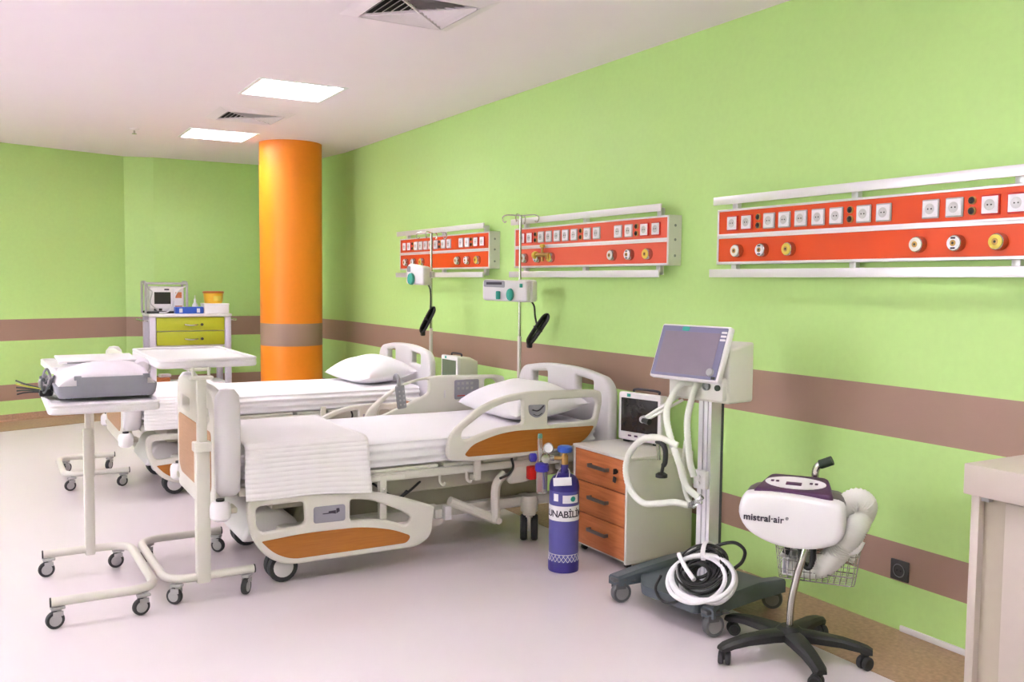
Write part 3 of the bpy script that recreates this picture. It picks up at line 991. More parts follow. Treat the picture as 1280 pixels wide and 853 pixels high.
# hand control hooked on the far side rail of the near bed
t = thing('hand_control', 'grey hand control hooked over the far side rail of the near bed', 'remote', (0.92 + 1.345, 4.85 + 0.462, 0.70))
R_ = Matrix.Rotation(-0.12, 3, 'Y')
obj('body', MB().box((0, 0, 0.075), (0.062, 0.026, 0.15), 0.01, R_), 'grey', t)
obj('hook', MB().tube([(-0.012, 0.0, 0.14), (-0.016, 0.0, 0.185), (-0.014, 0.03, 0.205), (-0.012, 0.062, 0.20), (-0.012, 0.068, 0.17)], 0.013, 8, 4), 'grey', t)
kb = MB()
for j in range(4):
    for i in (-1, 1):
        kb.box((i * 0.013 + (0.03 - j * 0.028) * -0.12, -0.0145, 0.11 - j * 0.028), (0.012, 0.004, 0.012), 0.002)
obj('keys', kb, 'hub', t)


# ------------------------------------------------------------------ drip stands with infusion pumps
def drip_pole(loc, top, label, rot, bracket):
    t = thing('drip_pole', label, 'drip pole', loc, rot)
    obj('lower_tube', MB().cyl((0, 0, 0), (0, 0, 0.58), 0.014, n=12), 'cream_metal', t)
    obj('upper_tube', MB().cyl((0, 0, 0.56), (0, 0, top), 0.0105, n=12), 'steel', t)
    hk = MB()
    for a in range(4):
        c, s = math.cos(a * PI / 2), math.sin(a * PI / 2)
        hk.tube([(0, 0, top - 0.005), (c * 0.06, s * 0.06, top), (c * 0.10, s * 0.10, top), (c * 0.125, s * 0.125, top - 0.012), (c * 0.125, s * 0.125, top - 0.036), (c * 0.113, s * 0.113, top - 0.05), (c * 0.10, s * 0.10, top - 0.04)], 0.0045, 6, 4)
    obj('hook_cross', hk, 'steel', t)
    obj('mounting_bracket', MB().bx(bracket[0], 0.02, -0.018, 0.018, 0.0, 0.05, 0.006).cyl((0, 0, -0.02), (0, 0, 0.08), 0.022, n=12).bx(bracket[0], bracket[0] + 0.03, min(0, bracket[1]), max(0, bracket[1]), 0.0, 0.05, 0.006), 'cream_metal', t)
    return t


drip_pole((3.195, 5.43, 0.55), 1.41, 'chrome drip pole with four hooks behind the near bed headboard', 0.785, (-0.05, -0.08))
drip_pole((3.09, 6.64, 0.55), 1.34, 'chrome drip pole mounted at the head of the far bed', 0.785, (-0.06, 0.02))


def pump(loc, rot, label, long=False):
    t = thing('infusion_pump', label, 'infusion pump', loc, rot)
    # local: x toward viewer front, y along the length
    if long:
        mb = MB().plate(roundpts([(-0.19, -0.07), (0.13, -0.08), (0.13, 0.06), (-0.19, 0.07)], .025), 0.10, 0.014, (), (0, 0, 0), (0, 1, 0), (0, 0, 1))
        obj('body', mb, 'white', t)
        obj('display', MB().plate(roundpts([(-0.18, 0.02), (-0.03, 0.015), (-0.03, 0.06), (-0.18, 0.065)], .01), 0.006, 0.002, (), (0.05, 0, 0), (0, 1, 0), (0, 0, 1)), 'lcd', t)
        obj('readout', MB().box((0.0535, -0.105, 0.043), (0.002, 0.11, 0.016)), 'ink', t)
        obj('drive_block', MB().lathe([(0.0, 0), (0.035, 0), (0.032, 0.022), (0.0, 0.026)], (0.05, 0.01, -0.03), (1, 0, 0), 16, sx=0.7, sy=1.2), 'green', t)
        obj('clamp_lever', MB().box((0.056, -0.075, -0.035), (0.02, 0.03, 0.055), 0.006), 'green', t)
        obj('status_key', MB().box((0.052, 0.085, 0.03), (0.006, 0.022, 0.026), 0.004), 'green', t)
        obj('pole_clamp', MB().box((-0.07, 0.06, 0), (0.06, 0.07, 0.06), 0.01), 'lilac', t)
        obj('side_housing', MB().box((-0.055, 0.09, -0.005), (0.10, 0.12, 0.15), 0.02), 'white', t)
    else:
        mb = MB().plate(roundpts([(-0.09, -0.075), (0.08, -0.085), (0.085, 0.06), (-0.07, 0.085)], .028), 0.11, 0.016, (), (0, 0, 0), (0, 1, 0), (0, 0, 1))
        obj('body', mb, 'white', t)
        obj('display', MB().plate(roundpts([(-0.085, 0.02), (-0.055, 0.02), (-0.055, 0.065), (-0.085, 0.065)], .008), 0.006, 0.002, (), (0.055, 0.012, 0), (0, 1, 0), (0, 0, 1)), 'grey', t)
        obj('drive_block', MB().lathe([(0.0, 0), (0.035, 0), (0.032, 0.03), (0.0, 0.034)], (0.055, -0.03, -0.035), (1, 0, 0), 16, sx=0.75, sy=1.35), 'green', t)
        obj('pole_clamp', MB().box((-0.05, 0.075, 0), (0.05, 0.06, 0.05), 0.01), 'lilac', t)
    return t


# rotation: local +x faces (-x, -y) of the room, local +y runs to the viewer's right
pump((3.06, 5.31, 1.45), PI + 0.70, 'long white infusion pump with teal parts on the drip pole of the near bed', True)
pump((2.965, 6.60, 1.555), PI + 0.6, 'small white infusion pump with a teal knob on the far drip pole', False)


def cord_bundle(pts, bundle_c, ax, side, label, L, Wd):
    t = thing('power_cord', label, 'power cord', pts[-1])
    o = Vector(pts[-1])
    obj('lead', MB().tube([Vector(p) - o for p in pts], 0.0065, 6, 5), 'black', t)
    c = Vector(bundle_c) - o
    ax = Vector(ax).normalized(); side = Vector(side).normalized()
    nn = ax.cross(side)
    mb = MB()
    random.seed(3)
    for k in range(5):
        w2 = Wd * (0.35 + 0.16 * k)
        off = nn * (k - 2) * 0.010
        loop = [c + off + ax * L * 0.5 * math.cos(a) + side * w2 * 0.5 * math.sin(a) * (1 + 0.25 * math.cos(2 * a)) for a in [2 * PI * i / 10 for i in range(10)]]
        mb.tube(loop, 0.0088, 6, 4, True)
    obj('coil', mb, 'black', t)
    obj('tie', MB().tube([c + side * Wd * 0.5 * math.cos(a) + nn * 0.034 * math.sin(a) for a in [2 * PI * i / 8 for i in range(8)]], 0.006, 6, 3, True), 'black', t)
    obj('plug', MB().box(c + ax * L * 0.5 + side * 0.012, (0.035, 0.035, 0.05), 0.01), 'black', t)
    return t


R30 = Vector((0.866, -0.5, 0))
cord_bundle([(3.235, 5.36, 1.385), (3.265, 5.355, 1.34), (3.272, 5.352, 1.27), (3.285, 5.342, 1.20)], (3.285, 5.335, 1.185), R30 * -0.55 + Vector((0, 0, -0.83)), R30 * 0.83 + Vector((0, 0, -0.55)), 'coiled black cord hanging below the infusion pump beside the near bed', 0.24, 0.062)
cord_bundle([(3.03, 6.58, 1.49), (3.062, 6.60, 1.44), (3.068, 6.60, 1.36), (3.064, 6.60, 1.28)], (3.043, 6.60, 1.20), R30 * -0.45 + Vector((0, 0, -0.89)), R30 * 0.89 + Vector((0, 0, -0.45)), 'coiled black cord tied to the drip pole of the far bed', 0.22, 0.055)
# thin lines hanging by the near headboard
t = thing('monitor_leads', 'thin pale green leads hanging between the near headboard and the bedside monitor', 'leads', (3.31, 4.30, 0.6))
for k in range(4):
    obj('lead', MB().tube([(-0.10 + k * 0.01, -0.02, 0.22 - k * 0.03), (-0.02, 0.05 - k * 0.012, 0.24 - k * 0.05), (0.05, 0.07 - k * 0.02, 0.20 - k * 0.02), (0.06 + k * 0.008, 0.06 - k * 0.02, 0.0), (0.045, 0.05 - k * 0.014, -0.15), (-0.02, -0.03, 0.005 + 0.004 * k)], 0.003, 5, 6), 'hose', t)


# ------------------------------------------------------------------ overbed tables
def overbed_table(loc, rot, label, barx, bary, top_c, top_s, top_rot, ztop, pole_split, mirror=1, collar=True, pole=(0.064, 0.048), yaws=(0.9, -0.75, 0.6, 2.4), skew=0.0):
    """pole at local origin; bars at y=0 and y=bary; open side at +x*mirror"""
    t = thing('overbed_table', label, 'overbed table', loc, rot)
    m = mirror
    x_open, x_back = barx
    z = 0.115
    path = fillet([(x_open[0], 0, z), (x_back, 0, z), (x_back + skew, bary, z), (x_open[1], bary, z)], 0.12, 7, False)
    b = obj('base_tube', MB().tube(path, 0.0205, 12, 1), 'cream_metal', t)
    dx = math.copysign(0.004, x_open[0] - x_back)
    obj('end_cap', MB().cyl((x_open[0], 0, z), (x_open[0] + dx * 1.5, 0, z), 0.021, n=12), 'black', b)
    obj('end_cap', MB().cyl((x_open[1], bary, z), (x_open[1] + dx * 1.5, bary, z), 0.021, n=12), 'black', b)
    sg = 1 if x_open[0] > x_back else -1
    for (x, y, a) in ((x_open[0] - sg * 0.03, 0, yaws[0]), (x_back + sg * 0.05, 0, yaws[1]), (x_back + skew + sg * 0.05, bary, yaws[2]), (x_open[1] - sg * 0.03, bary, yaws[3])):
        caster(t, (x, y), 0.038, 0.024, a, 0.1, False, 'hub', 'hub')
    mb = MB().bx(-pole[0] / 2, pole[0] / 2, -pole[1] / 2, pole[1] / 2, 0.085, pole_split, 0.008)
    obj('outer_pole', mb, 'cream_metal', t)
    mb = MB().bx(-pole[0] / 2 + 0.01, pole[0] / 2 - 0.01, -pole[1] / 2 + 0.008, pole[1] / 2 - 0.008, pole_split - 0.02, ztop - 0.075, 0.006)
    obj('inner_pole', mb, 'cream_metal', t)
    if collar:
        obj('collar', MB().bx(-pole[0] / 2 - 0.008, pole[0] / 2 + 0.008, -pole[1] / 2 - 0.008, pole[1] / 2 + 0.008, pole_split - 0.03, pole_split + 0.015, 0.006), 'cream', t)
    obj('top_bracket', MB().bx(-pole[0] / 2 - 0.02, pole[0] / 2 + 0.02, -0.03, 0.03, ztop - 0.085, ztop - 0.07, 0.004).cyl((-0.035, 0, ztop - 0.075), (-0.035, 0.0, ztop - 0.03), 0.007, n=8).cyl((0.035, 0, ztop - 0.075), (0.035, 0.0, ztop - 0.03), 0.007, n=8)
        .bx(-0.05, 0.05, 0.02, top_c[1] + 0.1, ztop - 0.05, ztop - 0.035, 0.004), 'cream_metal', t)
    R = Matrix.Rotation(top_rot, 3, 'Z')
    hx, hy = top_s[0] / 2, top_s[1] / 2
    out = roundpts([(-hx, -hy), (hx, -hy), (hx, hy), (-hx, hy)], 0.05)
    u = R @ Vector((1, 0, 0)); v = R @ Vector((0, 1, 0))
    tt = obj('table_top', MB().plate(out, 0.034, 0.010, (), (top_c[0], top_c[1], ztop - 0.02), u, v), 'white', t)
    inn = roundpts([(-hx + 0.018, -hy + 0.018), (hx - 0.018, -hy + 0.018), (hx - 0.018, hy - 0.018), (-hx + 0.018, hy - 0.018)], 0.04)
    obj('raised_rim', MB().plate(out, 0.014, 0.005, (inn,), (top_c[0], top_c[1], ztop + 0.001), u, v), 'white', tt)
    return t


# T2: the front right one at the foot of the near bed
overbed_table((0.866, 4.365, 0), math.radians(1), 'tall empty overbed table in front of the near bed footboard', ((0.235, 0.26), -0.165), 0.76,
              (0.052, 0.443), (0.46, 0.80), math.radians(-0.5), 1.125, 0.735)
# T1: the front left one, carrying the machine
overbed_table((0.45, 5.085, 0), 0.0, 'overbed table at far left front, carrying the white and grey machine', ((-0.215, -0.225), 0.188), -0.78,
              (0.015, -0.345), (0.46, 0.74), math.radians(-0.5), 0.945, 0.74, pole=(0.048, 0.042), collar=False, yaws=(0.15, 0.1, 0.25, 0.2), skew=0.012)
# T3: behind it
overbed_table((0.645, 7.10, 0), 0.0, 'empty overbed table behind the machine, at the foot of the far bed', ((0.25, 0.23), -0.17), 0.68,
              (-0.10, -0.12), (0.37, 0.76), math.radians(2), 0.915, 0.70, pole=(0.048, 0.042), yaws=(0.3, 0.2, -2.4, 0.9))


# ------------------------------------------------------------------ machine on the left overbed table
t = thing('recorder_machine', 'white rounded machine on a grey base, lying on the left overbed table', 'medical device', (0.485, 4.72, 0.954), math.radians(1))
W2, D2 = 0.215, 0.20
base = MB()
base.rings([[Vector((x * s, y * s2, z)) for x, y in roundpts([(-W2, -D2), (W2, -D2), (W2, D2), (-W2, D2)], 0.03)] for s, s2, z in ((0.93, 0.93, 0.006), (0.97, 0.97, 0.02), (1.0, 1.0, 0.055), (1.0, 1.0, 0.062))])
bb = obj('base', base, 'printer_grey', t)
for sx in (-1, 1):
    for sy in (-1, 1):
        obj('foot', MB().cyl((sx * 0.16, sy * 0.15, 0), (sx * 0.16, sy * 0.15, 0.008), 0.014, n=10), 'black', bb)
sh = MB()
rings = []
for s in range(17):
    a = -1 + 2 * s / 16
    e = 1 - abs(a) ** 5
    hh = 0.012 + 0.095 * max(0.0, 1 - abs(a) ** 3.2) ** 0.55 * (1 + 0.06 * a)
    x = a * (W2 - 0.012)
    pr = [(-D2 + 0.012, 0.058), (-D2 + 0.012, 0.058 + hh * 0.45), (-D2 + 0.04, 0.058 + hh * 0.68), (-D2 + 0.10, 0.058 + hh * 0.92), (0.0, 0.058 + hh), (D2 - 0.07, 0.058 + hh * 0.97), (D2 - 0.02, 0.058 + hh * 0.7), (D2 - 0.012, 0.058)]
    rings.append([Vector((x, p.x, p.y)) for p in smooth_path([(q[0], q[1], 0) for q in pr], 3)])
sh.rings(rings)
obj('shell', sh, 'printer', t, ang=50)
obj('front_panel', MB().box((0.02, -D2 + 0.006, 0.078), (0.30, 0.012, 0.045), 0.004), 'printer_grey', t)
obj('front_clip', MB().box((-0.125, -D2 + 0.004, 0.098), (0.03, 0.014, 0.02), 0.003).box((0.165, -D2 + 0.004, 0.098), (0.03, 0.014, 0.02), 0.003), 'printer_grey', t)
obj('lid', MB().box((-0.02, 0.06, 0.165), (0.34, 0.24, 0.012), 0.005, Matrix.Rotation(0.05, 3, 'X')), 'white', t)
obj('lid_shadow', MB().box((-0.07, -0.065, 0.156), (0.17, 0.008, 0.006), 0.0, Matrix.Rotation(-0.06, 3, 'Z')), 'grey', t)  # grey strip painted as the shadow below the lid edge
obj('paper_roll_cover', MB().lathe([(0.0, 0.0), (0.03, 0.002), (0.042, 0.02), (0.042, 0.20), (0.03, 0.218), (0, 0.22)], (0.165, -0.09, 0.125), (0, 1, 0.02), 20), 'printer', t)
t = thing('patient_leads', 'grey, yellow and black cables heaped at the left end of the machine', 'cables', (0.485 - 0.235, 4.74, 0.951))
random.seed(5)
for k in range(9):
    rx, ry, a0 = random.uniform(.015, .03), random.uniform(.03, .06), random.uniform(0, 6)
    ox, oy, oz = random.uniform(-.012, .004), random.uniform(-.05, .06), random.uniform(.035, .075)
    loop = [Vector((ox + rx * math.cos(q), oy + ry * math.sin(q + 0.4), max(0.008, oz + 0.03 * math.sin(2 * q + a0) + 0.02 * math.cos(q + a0)))) for q in [2 * PI * i / 9 for i in range(9)]]
    obj('grey_lead', MB().tube(loop, 0.0055, 6, 4, True), ('grey', 'hub', 'dark_grey')[k % 3], t)
obj('lead_plug', MB().box((-0.01, -0.07, 0.024), (0.05, 0.03, 0.03), 0.006), 'black', t)
for k in range(5):
    obj('lead', MB().tube([(0.0, -0.07 + 0.006 * k, 0.026), (-0.04, -0.066 + 0.012 * k, 0.030 + 0.004 * k), (-0.09, -0.065 + 0.018 * k, 0.030 + 0.008 * k), (-0.125, -0.07 + 0.026 * k, 0.024 + 0.013 * k)], 0.0038, 6, 4), ('black', 'grip', 'black', 'lime', 'grip')[k], t)


# ------------------------------------------------------------------ cart by the far wall and what stands on it
CY = 10.52
t = thing('drawer_cart', 'cart with two lime-green drawers against the far wall, left of the orange column', 'cart', (1.99, CY, 0))
HWX = 0.44
tp = MB().box((0, 0.24, 1.105), (HWX * 2, 0.52, 0.034), 0.012)
obj('top', tp, 'white', t)
for sx in (-1, 1):
    for y in (0.03, 0.45):
        obj('post', MB().bx(sx * (HWX - 0.075), sx * (HWX - 0.005), y - 0.03, y + 0.03, 0.12, 1.09, 0.012), 'lav_post', t)
        caster(t, (sx * (HWX - 0.04), y), 0.05, 0.03, 0.6, 0.13)
obj('cabinet_body', MB().bx(-HWX + 0.075, HWX - 0.075, 0.03, 0.46, 0.755, 1.09), 'white', t)
for z0, z1 in ((0.935, 1.083), (0.775, 0.927)):
    d = obj('drawer', MB().bx(-HWX + 0.08, HWX - 0.08, 0.004, 0.03, z0, z1, 0.006), 'lime', t)
    zc = (z0 + z1) / 2 - 0.008
    obj('handle', MB().tube([(-0.07, 0.006, zc), (-0.06, -0.02, zc), (0.0, -0.026, zc - 0.006), (0.06, -0.02, zc), (0.07, 0.006, zc)], 0.008, 8, 4), 'steel', d)
    obj('lock', MB().cyl((0.115, 0.006, zc), (0.115, -0.006, zc), 0.016, n=14), 'tyre', d)
for sx in (-1, 1):
    obj('side_handle', MB().tube([(sx * HWX, 0.05, 1.045), (sx * (HWX + 0.05), 0.05, 1.05), (sx * (HWX + 0.075), 0.12, 1.05), (sx * (HWX + 0.075), 0.36, 1.05), (sx * (HWX + 0.05), 0.43, 1.05), (sx * HWX, 0.43, 1.045)], 0.009, 8, 4), 'steel', t)
obj('lower_shelf', MB().bx(-HWX + 0.05, HWX - 0.05, 0.02, 0.46, 0.33, 0.355, 0.006), 'white', t)
t = thing('supply_bundle', 'small reddish packets on the lower shelf of the cart', 'packets', (1.72, CY + 0.2, 0.355))
obj('packet', MB().box((0.0, 0, 0.03), (0.14, 0.1, 0.05), 0.012), 'cherry', t)
obj('packet', MB().box((0.02, 0.01, 0.075), (0.12, 0.09, 0.035), 0.01, 0.2), 'lilac', t)

ZT = 1.122
t = thing('defibrillator', 'grey and white monitor unit in a tubular carrying frame on the cart', 'monitor', (1.755, CY + 0.19, ZT))
obj('body', MB().bx(-0.175, 0.19, -0.05, 0.20, 0.012, 0.30, 0.02), 'lilac', t)
for sx in (-1, 1):
    fr = fillet([(sx * 0.215, -0.07, 0.0), (sx * 0.215, -0.07, 0.345), (sx * 0.215, 0.2, 0.345), (sx * 0.215, 0.2, 0.0)], 0.05, 5, False)
    obj('frame_tube', MB().tube(fr, 0.014, 10, 1), 'hub', t)
for y in (-0.07, 0.2):
    obj('cross_tube', MB().cyl((-0.215, y, 0.33), (0.215, y, 0.33), 0.013, n=10), 'hub', t)
    obj('foot_rail', MB().cyl((-0.215, y, 0.013), (0.215, y, 0.013), 0.013, n=10), 'black', t)
obj('front_bezel', MB().bx(-0.16, 0.06, -0.06, -0.045, 0.06, 0.285, 0.008), 'white', t)
obj('screen', MB().bx(-0.125, 0.045, -0.064, -0.058, 0.105, 0.235), 'screen', t)
obj('key_row', MB().bx(-0.13, -0.095, -0.064, -0.058, 0.03, 0.055, 0.003).bx(-0.08, -0.045, -0.064, -0.058, 0.03, 0.055, 0.003), 'black', t)
obj('side_module', MB().bx(0.075, 0.18, -0.066, -0.045, 0.03, 0.275, 0.01), 'white', t)
obj('module_display', MB().bx(0.095, 0.16, -0.069, -0.064, 0.17, 0.235), 'cherry', t)
obj('module_label', MB().bx(0.09, 0.165, -0.069, -0.064, 0.055, 0.085), 'tin_red', t)
obj('logo_strip', MB().bx(-0.02, 0.03, -0.063, -0.058, 0.255, 0.272), 'ink', t)
obj('lead', MB().tube([(0.20, -0.075, 0.30), (0.13, -0.09, 0.26), (0.07, -0.09, 0.16), (0.04, -0.09, 0.06), (0.0, -0.085, 0.016), (-0.08, -0.085, 0.012)], 0.007, 6, 5), 'white', t)
obj('lead', MB().tube([(-0.2, -0.08, 0.33), (-0.19, -0.09, 0.27), (-0.15, -0.09, 0.235), (-0.17, -0.09, 0.12), (-0.10, -0.09, 0.04)], 0.007, 6, 5), 'hub', t)

t = thing('blue_case', 'flat blue case with white corners lying on the cart', 'case', (1.975, CY + 0.045, ZT))
obj('body', MB().bx(-0.15, 0.15, -0.05, 0.05, 0.0, 0.075, 0.01), 'valve_blue', t)
for sx in (-1, 1):
    obj('corner_clip', MB().bx(sx * 0.11, sx * 0.075, -0.054, -0.046, 0.012, 0.058, 0.004), 'white', t)
t = thing('paper_box', 'plain white box under the yellow tub on the cart', 'box', (2.27, CY + 0.12, ZT))
obj('carton', MB().bx(-0.135, 0.135, -0.10, 0.10, 0.0, 0.10, 0.003), 'paper', t)
obj('lid', MB().bx(-0.138, 0.138, -0.103, 0.103, 0.094, 0.112, 0.003), 'paper', t)
t = thing('yellow_tub', 'yellow tub with a rust-red lid on the white box on the cart', 'tub', (2.255, CY + 0.12, ZT + 0.112))
obj('body', MB().lathe([(0.0, 0), (0.092, 0.0), (0.098, 0.01), (0.108, 0.115), (0.0, 0.115)], n=28), 'tin_yellow', t)
obj('lid', MB().lathe([(0.0, 0.112), (0.112, 0.112), (0.116, 0.118), (0.114, 0.133), (0.10, 0.137), (0, 0.137)], n=28), 'tin_red', t)
mb = MB()
mb.rings([[Vector((math.sin(a) * 0.1065, -math.cos(a) * 0.1065, z)) for z in (0.03, 0.085)] + [Vector((math.sin(a) * 0.104, -math.cos(a) * 0.104, z)) for z in (0.085, 0.03)] for a in [-0.2 + 0.09 * i for i in range(12)]])
obj('label', mb, 'yellow', t)
t = thing('spray_bottle', 'small clear bottle between the monitor unit and the yellow tub on the cart', 'bottle', (2.06, CY + 0.14, ZT))
obj('body', MB().lathe([(0, 0), (0.03, 0), (0.032, 0.02), (0.032, 0.09), (0.012, 0.125), (0.012, 0.14), (0, 0.14)], n=16), 'lilac', t)
obj('nozzle', MB().lathe([(0.013, 0.138), (0.013, 0.155), (0.005, 0.165), (0.004, 0.20), (0, 0.20)], n=10), 'white', t)


# ------------------------------------------------------------------ bedside cabinets
def cabinet(loc, label):
    t = thing('bedside_cabinet', label, 'cabinet', loc)
    # origin: front left (far) corner on floor; x into room wall, y nearer to the camera is -y
    D, Wd, H = 0.44, 0.50, 0.60
    b = MB()
    b.bx(0.0, D, -Wd, -Wd + 0.018, 0.035, H - 0.018, 0.002)
    b.bx(0.0, D, -0.018, 0.0, 0.035, H - 0.018, 0.002)
    b.bx(0.02, D, -Wd, 0, 0.035, 0.055, 0.002)
    b.bx(D - 0.012, D, -Wd, 0, 0.035, H - 0.018, 0.0)
    obj('carcass', b, 'counter_top', t)
    obj('top', MB().bx(-0.004, D, -Wd - 0.004, 0.004, H - 0.018, H, 0.004), 'counter_top', t)
    for k in range(3):
        z0 = 0.052 + k * 0.178
        d = obj('drawer', MB().bx(0.0, 0.019, -Wd + 0.020, -0.020, z0, z0 + 0.172, 0.002), 'cherry', t)
        zc = z0 + 0.10
        h = MB()
        h.bx(-0.028, -0.020, -0.34, -0.17, zc - 0.010, zc + 0.010, 0.003)
        h.bx(-0.022, 0.002, -0.34, -0.328, zc - 0.009, zc + 0.009, 0.002)
        h.bx(-0.022, 0.002, -0.182, -0.17, zc - 0.009, zc + 0.009, 0.002)
        obj('handle', h, 'pewter', d)
        if k == 2:
            obj('lock', MB().cyl((0.002, -0.415, zc + 0.008), (-0.006, -0.415, zc + 0.008), 0.010, n=14), 'steel', d)
            obj('key', MB().box((-0.018, -0.415, zc + 0.008), (0.022, 0.008, 0.03), 0.003).box((-0.018, -0.412, zc - 0.035), (0.006, 0.026, 0.032), 0.003, Matrix.Rotation(0.2, 3, 'X')), 'black', d)
    for x in (0.05, D - 0.05):
        for y in (-0.05, -Wd + 0.05):
            obj('caster', MB().cyl((x, y - 0.012, 0.017), (x, y + 0.012, 0.017), 0.017, n=12).bx(x - 0.012, x + 0.012, y - 0.016, y + 0.016, 0.022, 0.036), 'black', t)
    return t


c1 = cabinet((2.868, 4.258, 0), 'bedside cabinet with three orange-brown drawers beside the blue gas cylinder')
c2 = dup(c1, None, (2.82, 6.53, 0), None, 'far bedside cabinet mostly hidden behind the near bed side rail')


def monitor(loc, rot, label, w_, h_, d_, scr, dark):
    t = thing('patient_monitor', label, 'monitor', loc, rot)
    # local +x = front
    fo = roundpts([(-w_ / 2, 0.012), (w_ / 2, 0.012), (w_ / 2, h_), (-w_ / 2, h_)], 0.018)
    obj('front_bezel', MB().plate(fo, 0.03, 0.008, (), (0, 0, 0), (0, 1, 0), (0, 0, 1)), 'white', t)
    bk = MB()
    bk.rings([[Vector((x, y * s, 0.012 + (z - 0.012) * s2)) for y, z in roundpts([(-w_ / 2, 0.012), (w_ / 2, 0.012), (w_ / 2, h_), (-w_ / 2, h_)], 0.02)] for x, s, s2 in ((-0.012, 0.97, 0.985), (-d_ * 0.6, 0.95, 0.97), (-d_, 0.86, 0.88))])
    obj('rear_case', bk, 'counter_top', t)
    obj('screen', MB().bx(0.0135, 0.017, -w_ / 2 + 0.022, w_ / 2 - 0.02, 0.062, h_ - 0.032), scr, t)
    obj('badge', MB().box((0.0155, -w_ / 2 + 0.075, h_ - 0.016), (0.004, 0.026, 0.018), 0.002), 'green', t)
    kb = MB()
    for k in range(3):
        kb.box((0.0155, -0.065 + k * 0.045, 0.04), (0.004, 0.024, 0.010), 0.002)
    obj('key_row', kb, 'purple', t)
    obj('knob', MB().lathe([(0.0, 0.0), (0.012, 0), (0.010, 0.012), (0, 0.013)], (0.014, w_ / 2 - 0.04, 0.038), (1, 0, 0), 14), 'lilac', t)
    obj('carry_handle', MB().tube([(-0.05, w_ * 0.30, h_ - 0.004), (-0.05, w_ * 0.28, h_ + 0.012), (-0.05, 0, h_ + 0.016), (-0.05, -w_ * 0.28, h_ + 0.012), (-0.05, -w_ * 0.30, h_ - 0.004)], 0.007, 8, 4), dark, t)
    for s in (-1, 1):
        obj('foot', MB().bx(-d_ * 0.8, 0.0, s * w_ * 0.35 - 0.02, s * w_ * 0.35 + 0.02, 0.0, 0.016, 0.003), 'black', t)
    return t


monitor((3.195, 4.075, 0.60), PI + 0.24, 'white patient monitor with a dark screen on the near bedside cabinet', 0.30, 0.285, 0.10, 'screen', 'ink')
mon2 = monitor((3.06, 6.22, 0.60), PI + 0.03, 'white patient monitor with a green-tinted screen on the far bedside cabinet', 0.26, 0.345, 0.17, 'screen_green', 'ink')


# ------------------------------------------------------------------ gas cylinder with regulator
t = thing('gas_cylinder', 'blue gas cylinder with regulator and white name band, on the floor before the drawers', 'gas cylinder', (2.612, 3.96, 0), math.radians(236.6))
obj('cylinder_body', MB().lathe([(0.0, 0.0), (0.070, 0.0), (0.077, 0.008), (0.078, 0.02), (0.078, 0.44), (0.0, 0.44)], n=40), 'cylinder', t)
obj('shoulder', MB().lathe([(0.0, 0.425), (0.0785, 0.425), (0.0785, 0.445), (0.074, 0.470), (0.060, 0.492), (0.036, 0.508), (0.022, 0.514), (0.020, 0.556), (0, 0.556)], n=40), 'cyl_dark', t)
obj('base_ring', MB().lathe([(0.0795, 0.0), (0.0805, 0.004), (0.0805, 0.05), (0.0788, 0.055), (0.07, 0.02)], n=40), 'cyl_dark', t)
net = MB()
for k in range(22):
    a = 2 * PI * k / 22
    for d in (-1, 1):
        net.tube([(math.cos(a + d * q * 0.35) * 0.0795, math.sin(a + d * q * 0.35) * 0.0795, 0.056 + q * 0.038) for q in (0, 0.5, 1)], 0.0012, 4, 1)
net.tube([(math.cos(2 * PI * k / 30) * 0.0795, math.sin(2 * PI * k / 30) * 0.0795, 0.095) for k in range(30)], 0.0015, 4, 1, True)
no = obj('net_sleeve', net, 'lilac', t); no['kind'] = 'stuff'
lb = MB().lathe([(0.0786, 0.272), (0.0792, 0.272), (0.0792, 0.350), (0.0786, 0.350)], n=48)
lbo = obj('name_band', lb, 'paper', t)
obj('lettering', MB().text('LUNABİLİM', 0.049, (0, 0, 0.2925), (1, 0, 0), (0, 0, 1), 0.0012, 0.92, 0.0008, 'CENTER', (0.0796, -0.02)), 'ink', lbo)


def curved(a0, a1, z0, z1, r=0.0790, n=10):
    mb = MB()
    mb.rings([[Vector((math.cos(a) * r, math.sin(a) * r, z)) for z in (z0, z1)] + [Vector((math.cos(a) * (r - 0.001), math.sin(a) * (r - 0.001), z)) for z in (z1, z0)] for a in [a0 + (a1 - a0) * i / n for i in range(n + 1)]])
    return mb


obj('small_label', curved(-0.75, -0.40, 0.375, 0.413), 'paper', t)
gl = obj('contents_label', curved(-0.10, 1.1, 0.366, 0.408), 'paper', t)
gm = MB()
gm.rings([[Vector((math.cos(0.62 + 0.19 * math.cos(a)) * r, math.sin(0.62 + 0.19 * math.cos(a)) * r, 0.388 + 0.014 * math.sin(a))) for a in [2 * PI * i / 14 for i in range(14)]] for r in (0.0788, 0.0796)])
obj('green_mark', gm, 'green', gl)
tg = obj('hang_tag', MB().box((0.084, -0.010, 0.482), (0.010, 0.094, 0.042), 0.002, Matrix.Rotation(0.07, 3, 'X')), 'paper', t)
obj('tag_string', MB().tube([(0.082, -0.045, 0.50), (0.03, -0.028, 0.532), (-0.022, 0.0, 0.538), (0.03, 0.024, 0.532), (0.082, 0.025, 0.502)], 0.002, 5, 4), 'paper', t)
obj('valve_body', MB().lathe([(0.016, 0.55), (0.018, 0.56), (0.018, 0.60), (0.013, 0.607), (0.012, 0.625), (0, 0.626)], n=16).cyl((0, 0, 0.588), (0, -0.06, 0.588), 0.011, n=12), 'brass', t)
hw = [(0.0, 0.618), (0.025, 0.618), (0.037, 0.622), (0.040, 0.632), (0.038, 0.648), (0.028, 0.654), (0.0, 0.654)]
obj('handwheel', MB().lathe(hw, n=24), 'valve_blue', t)
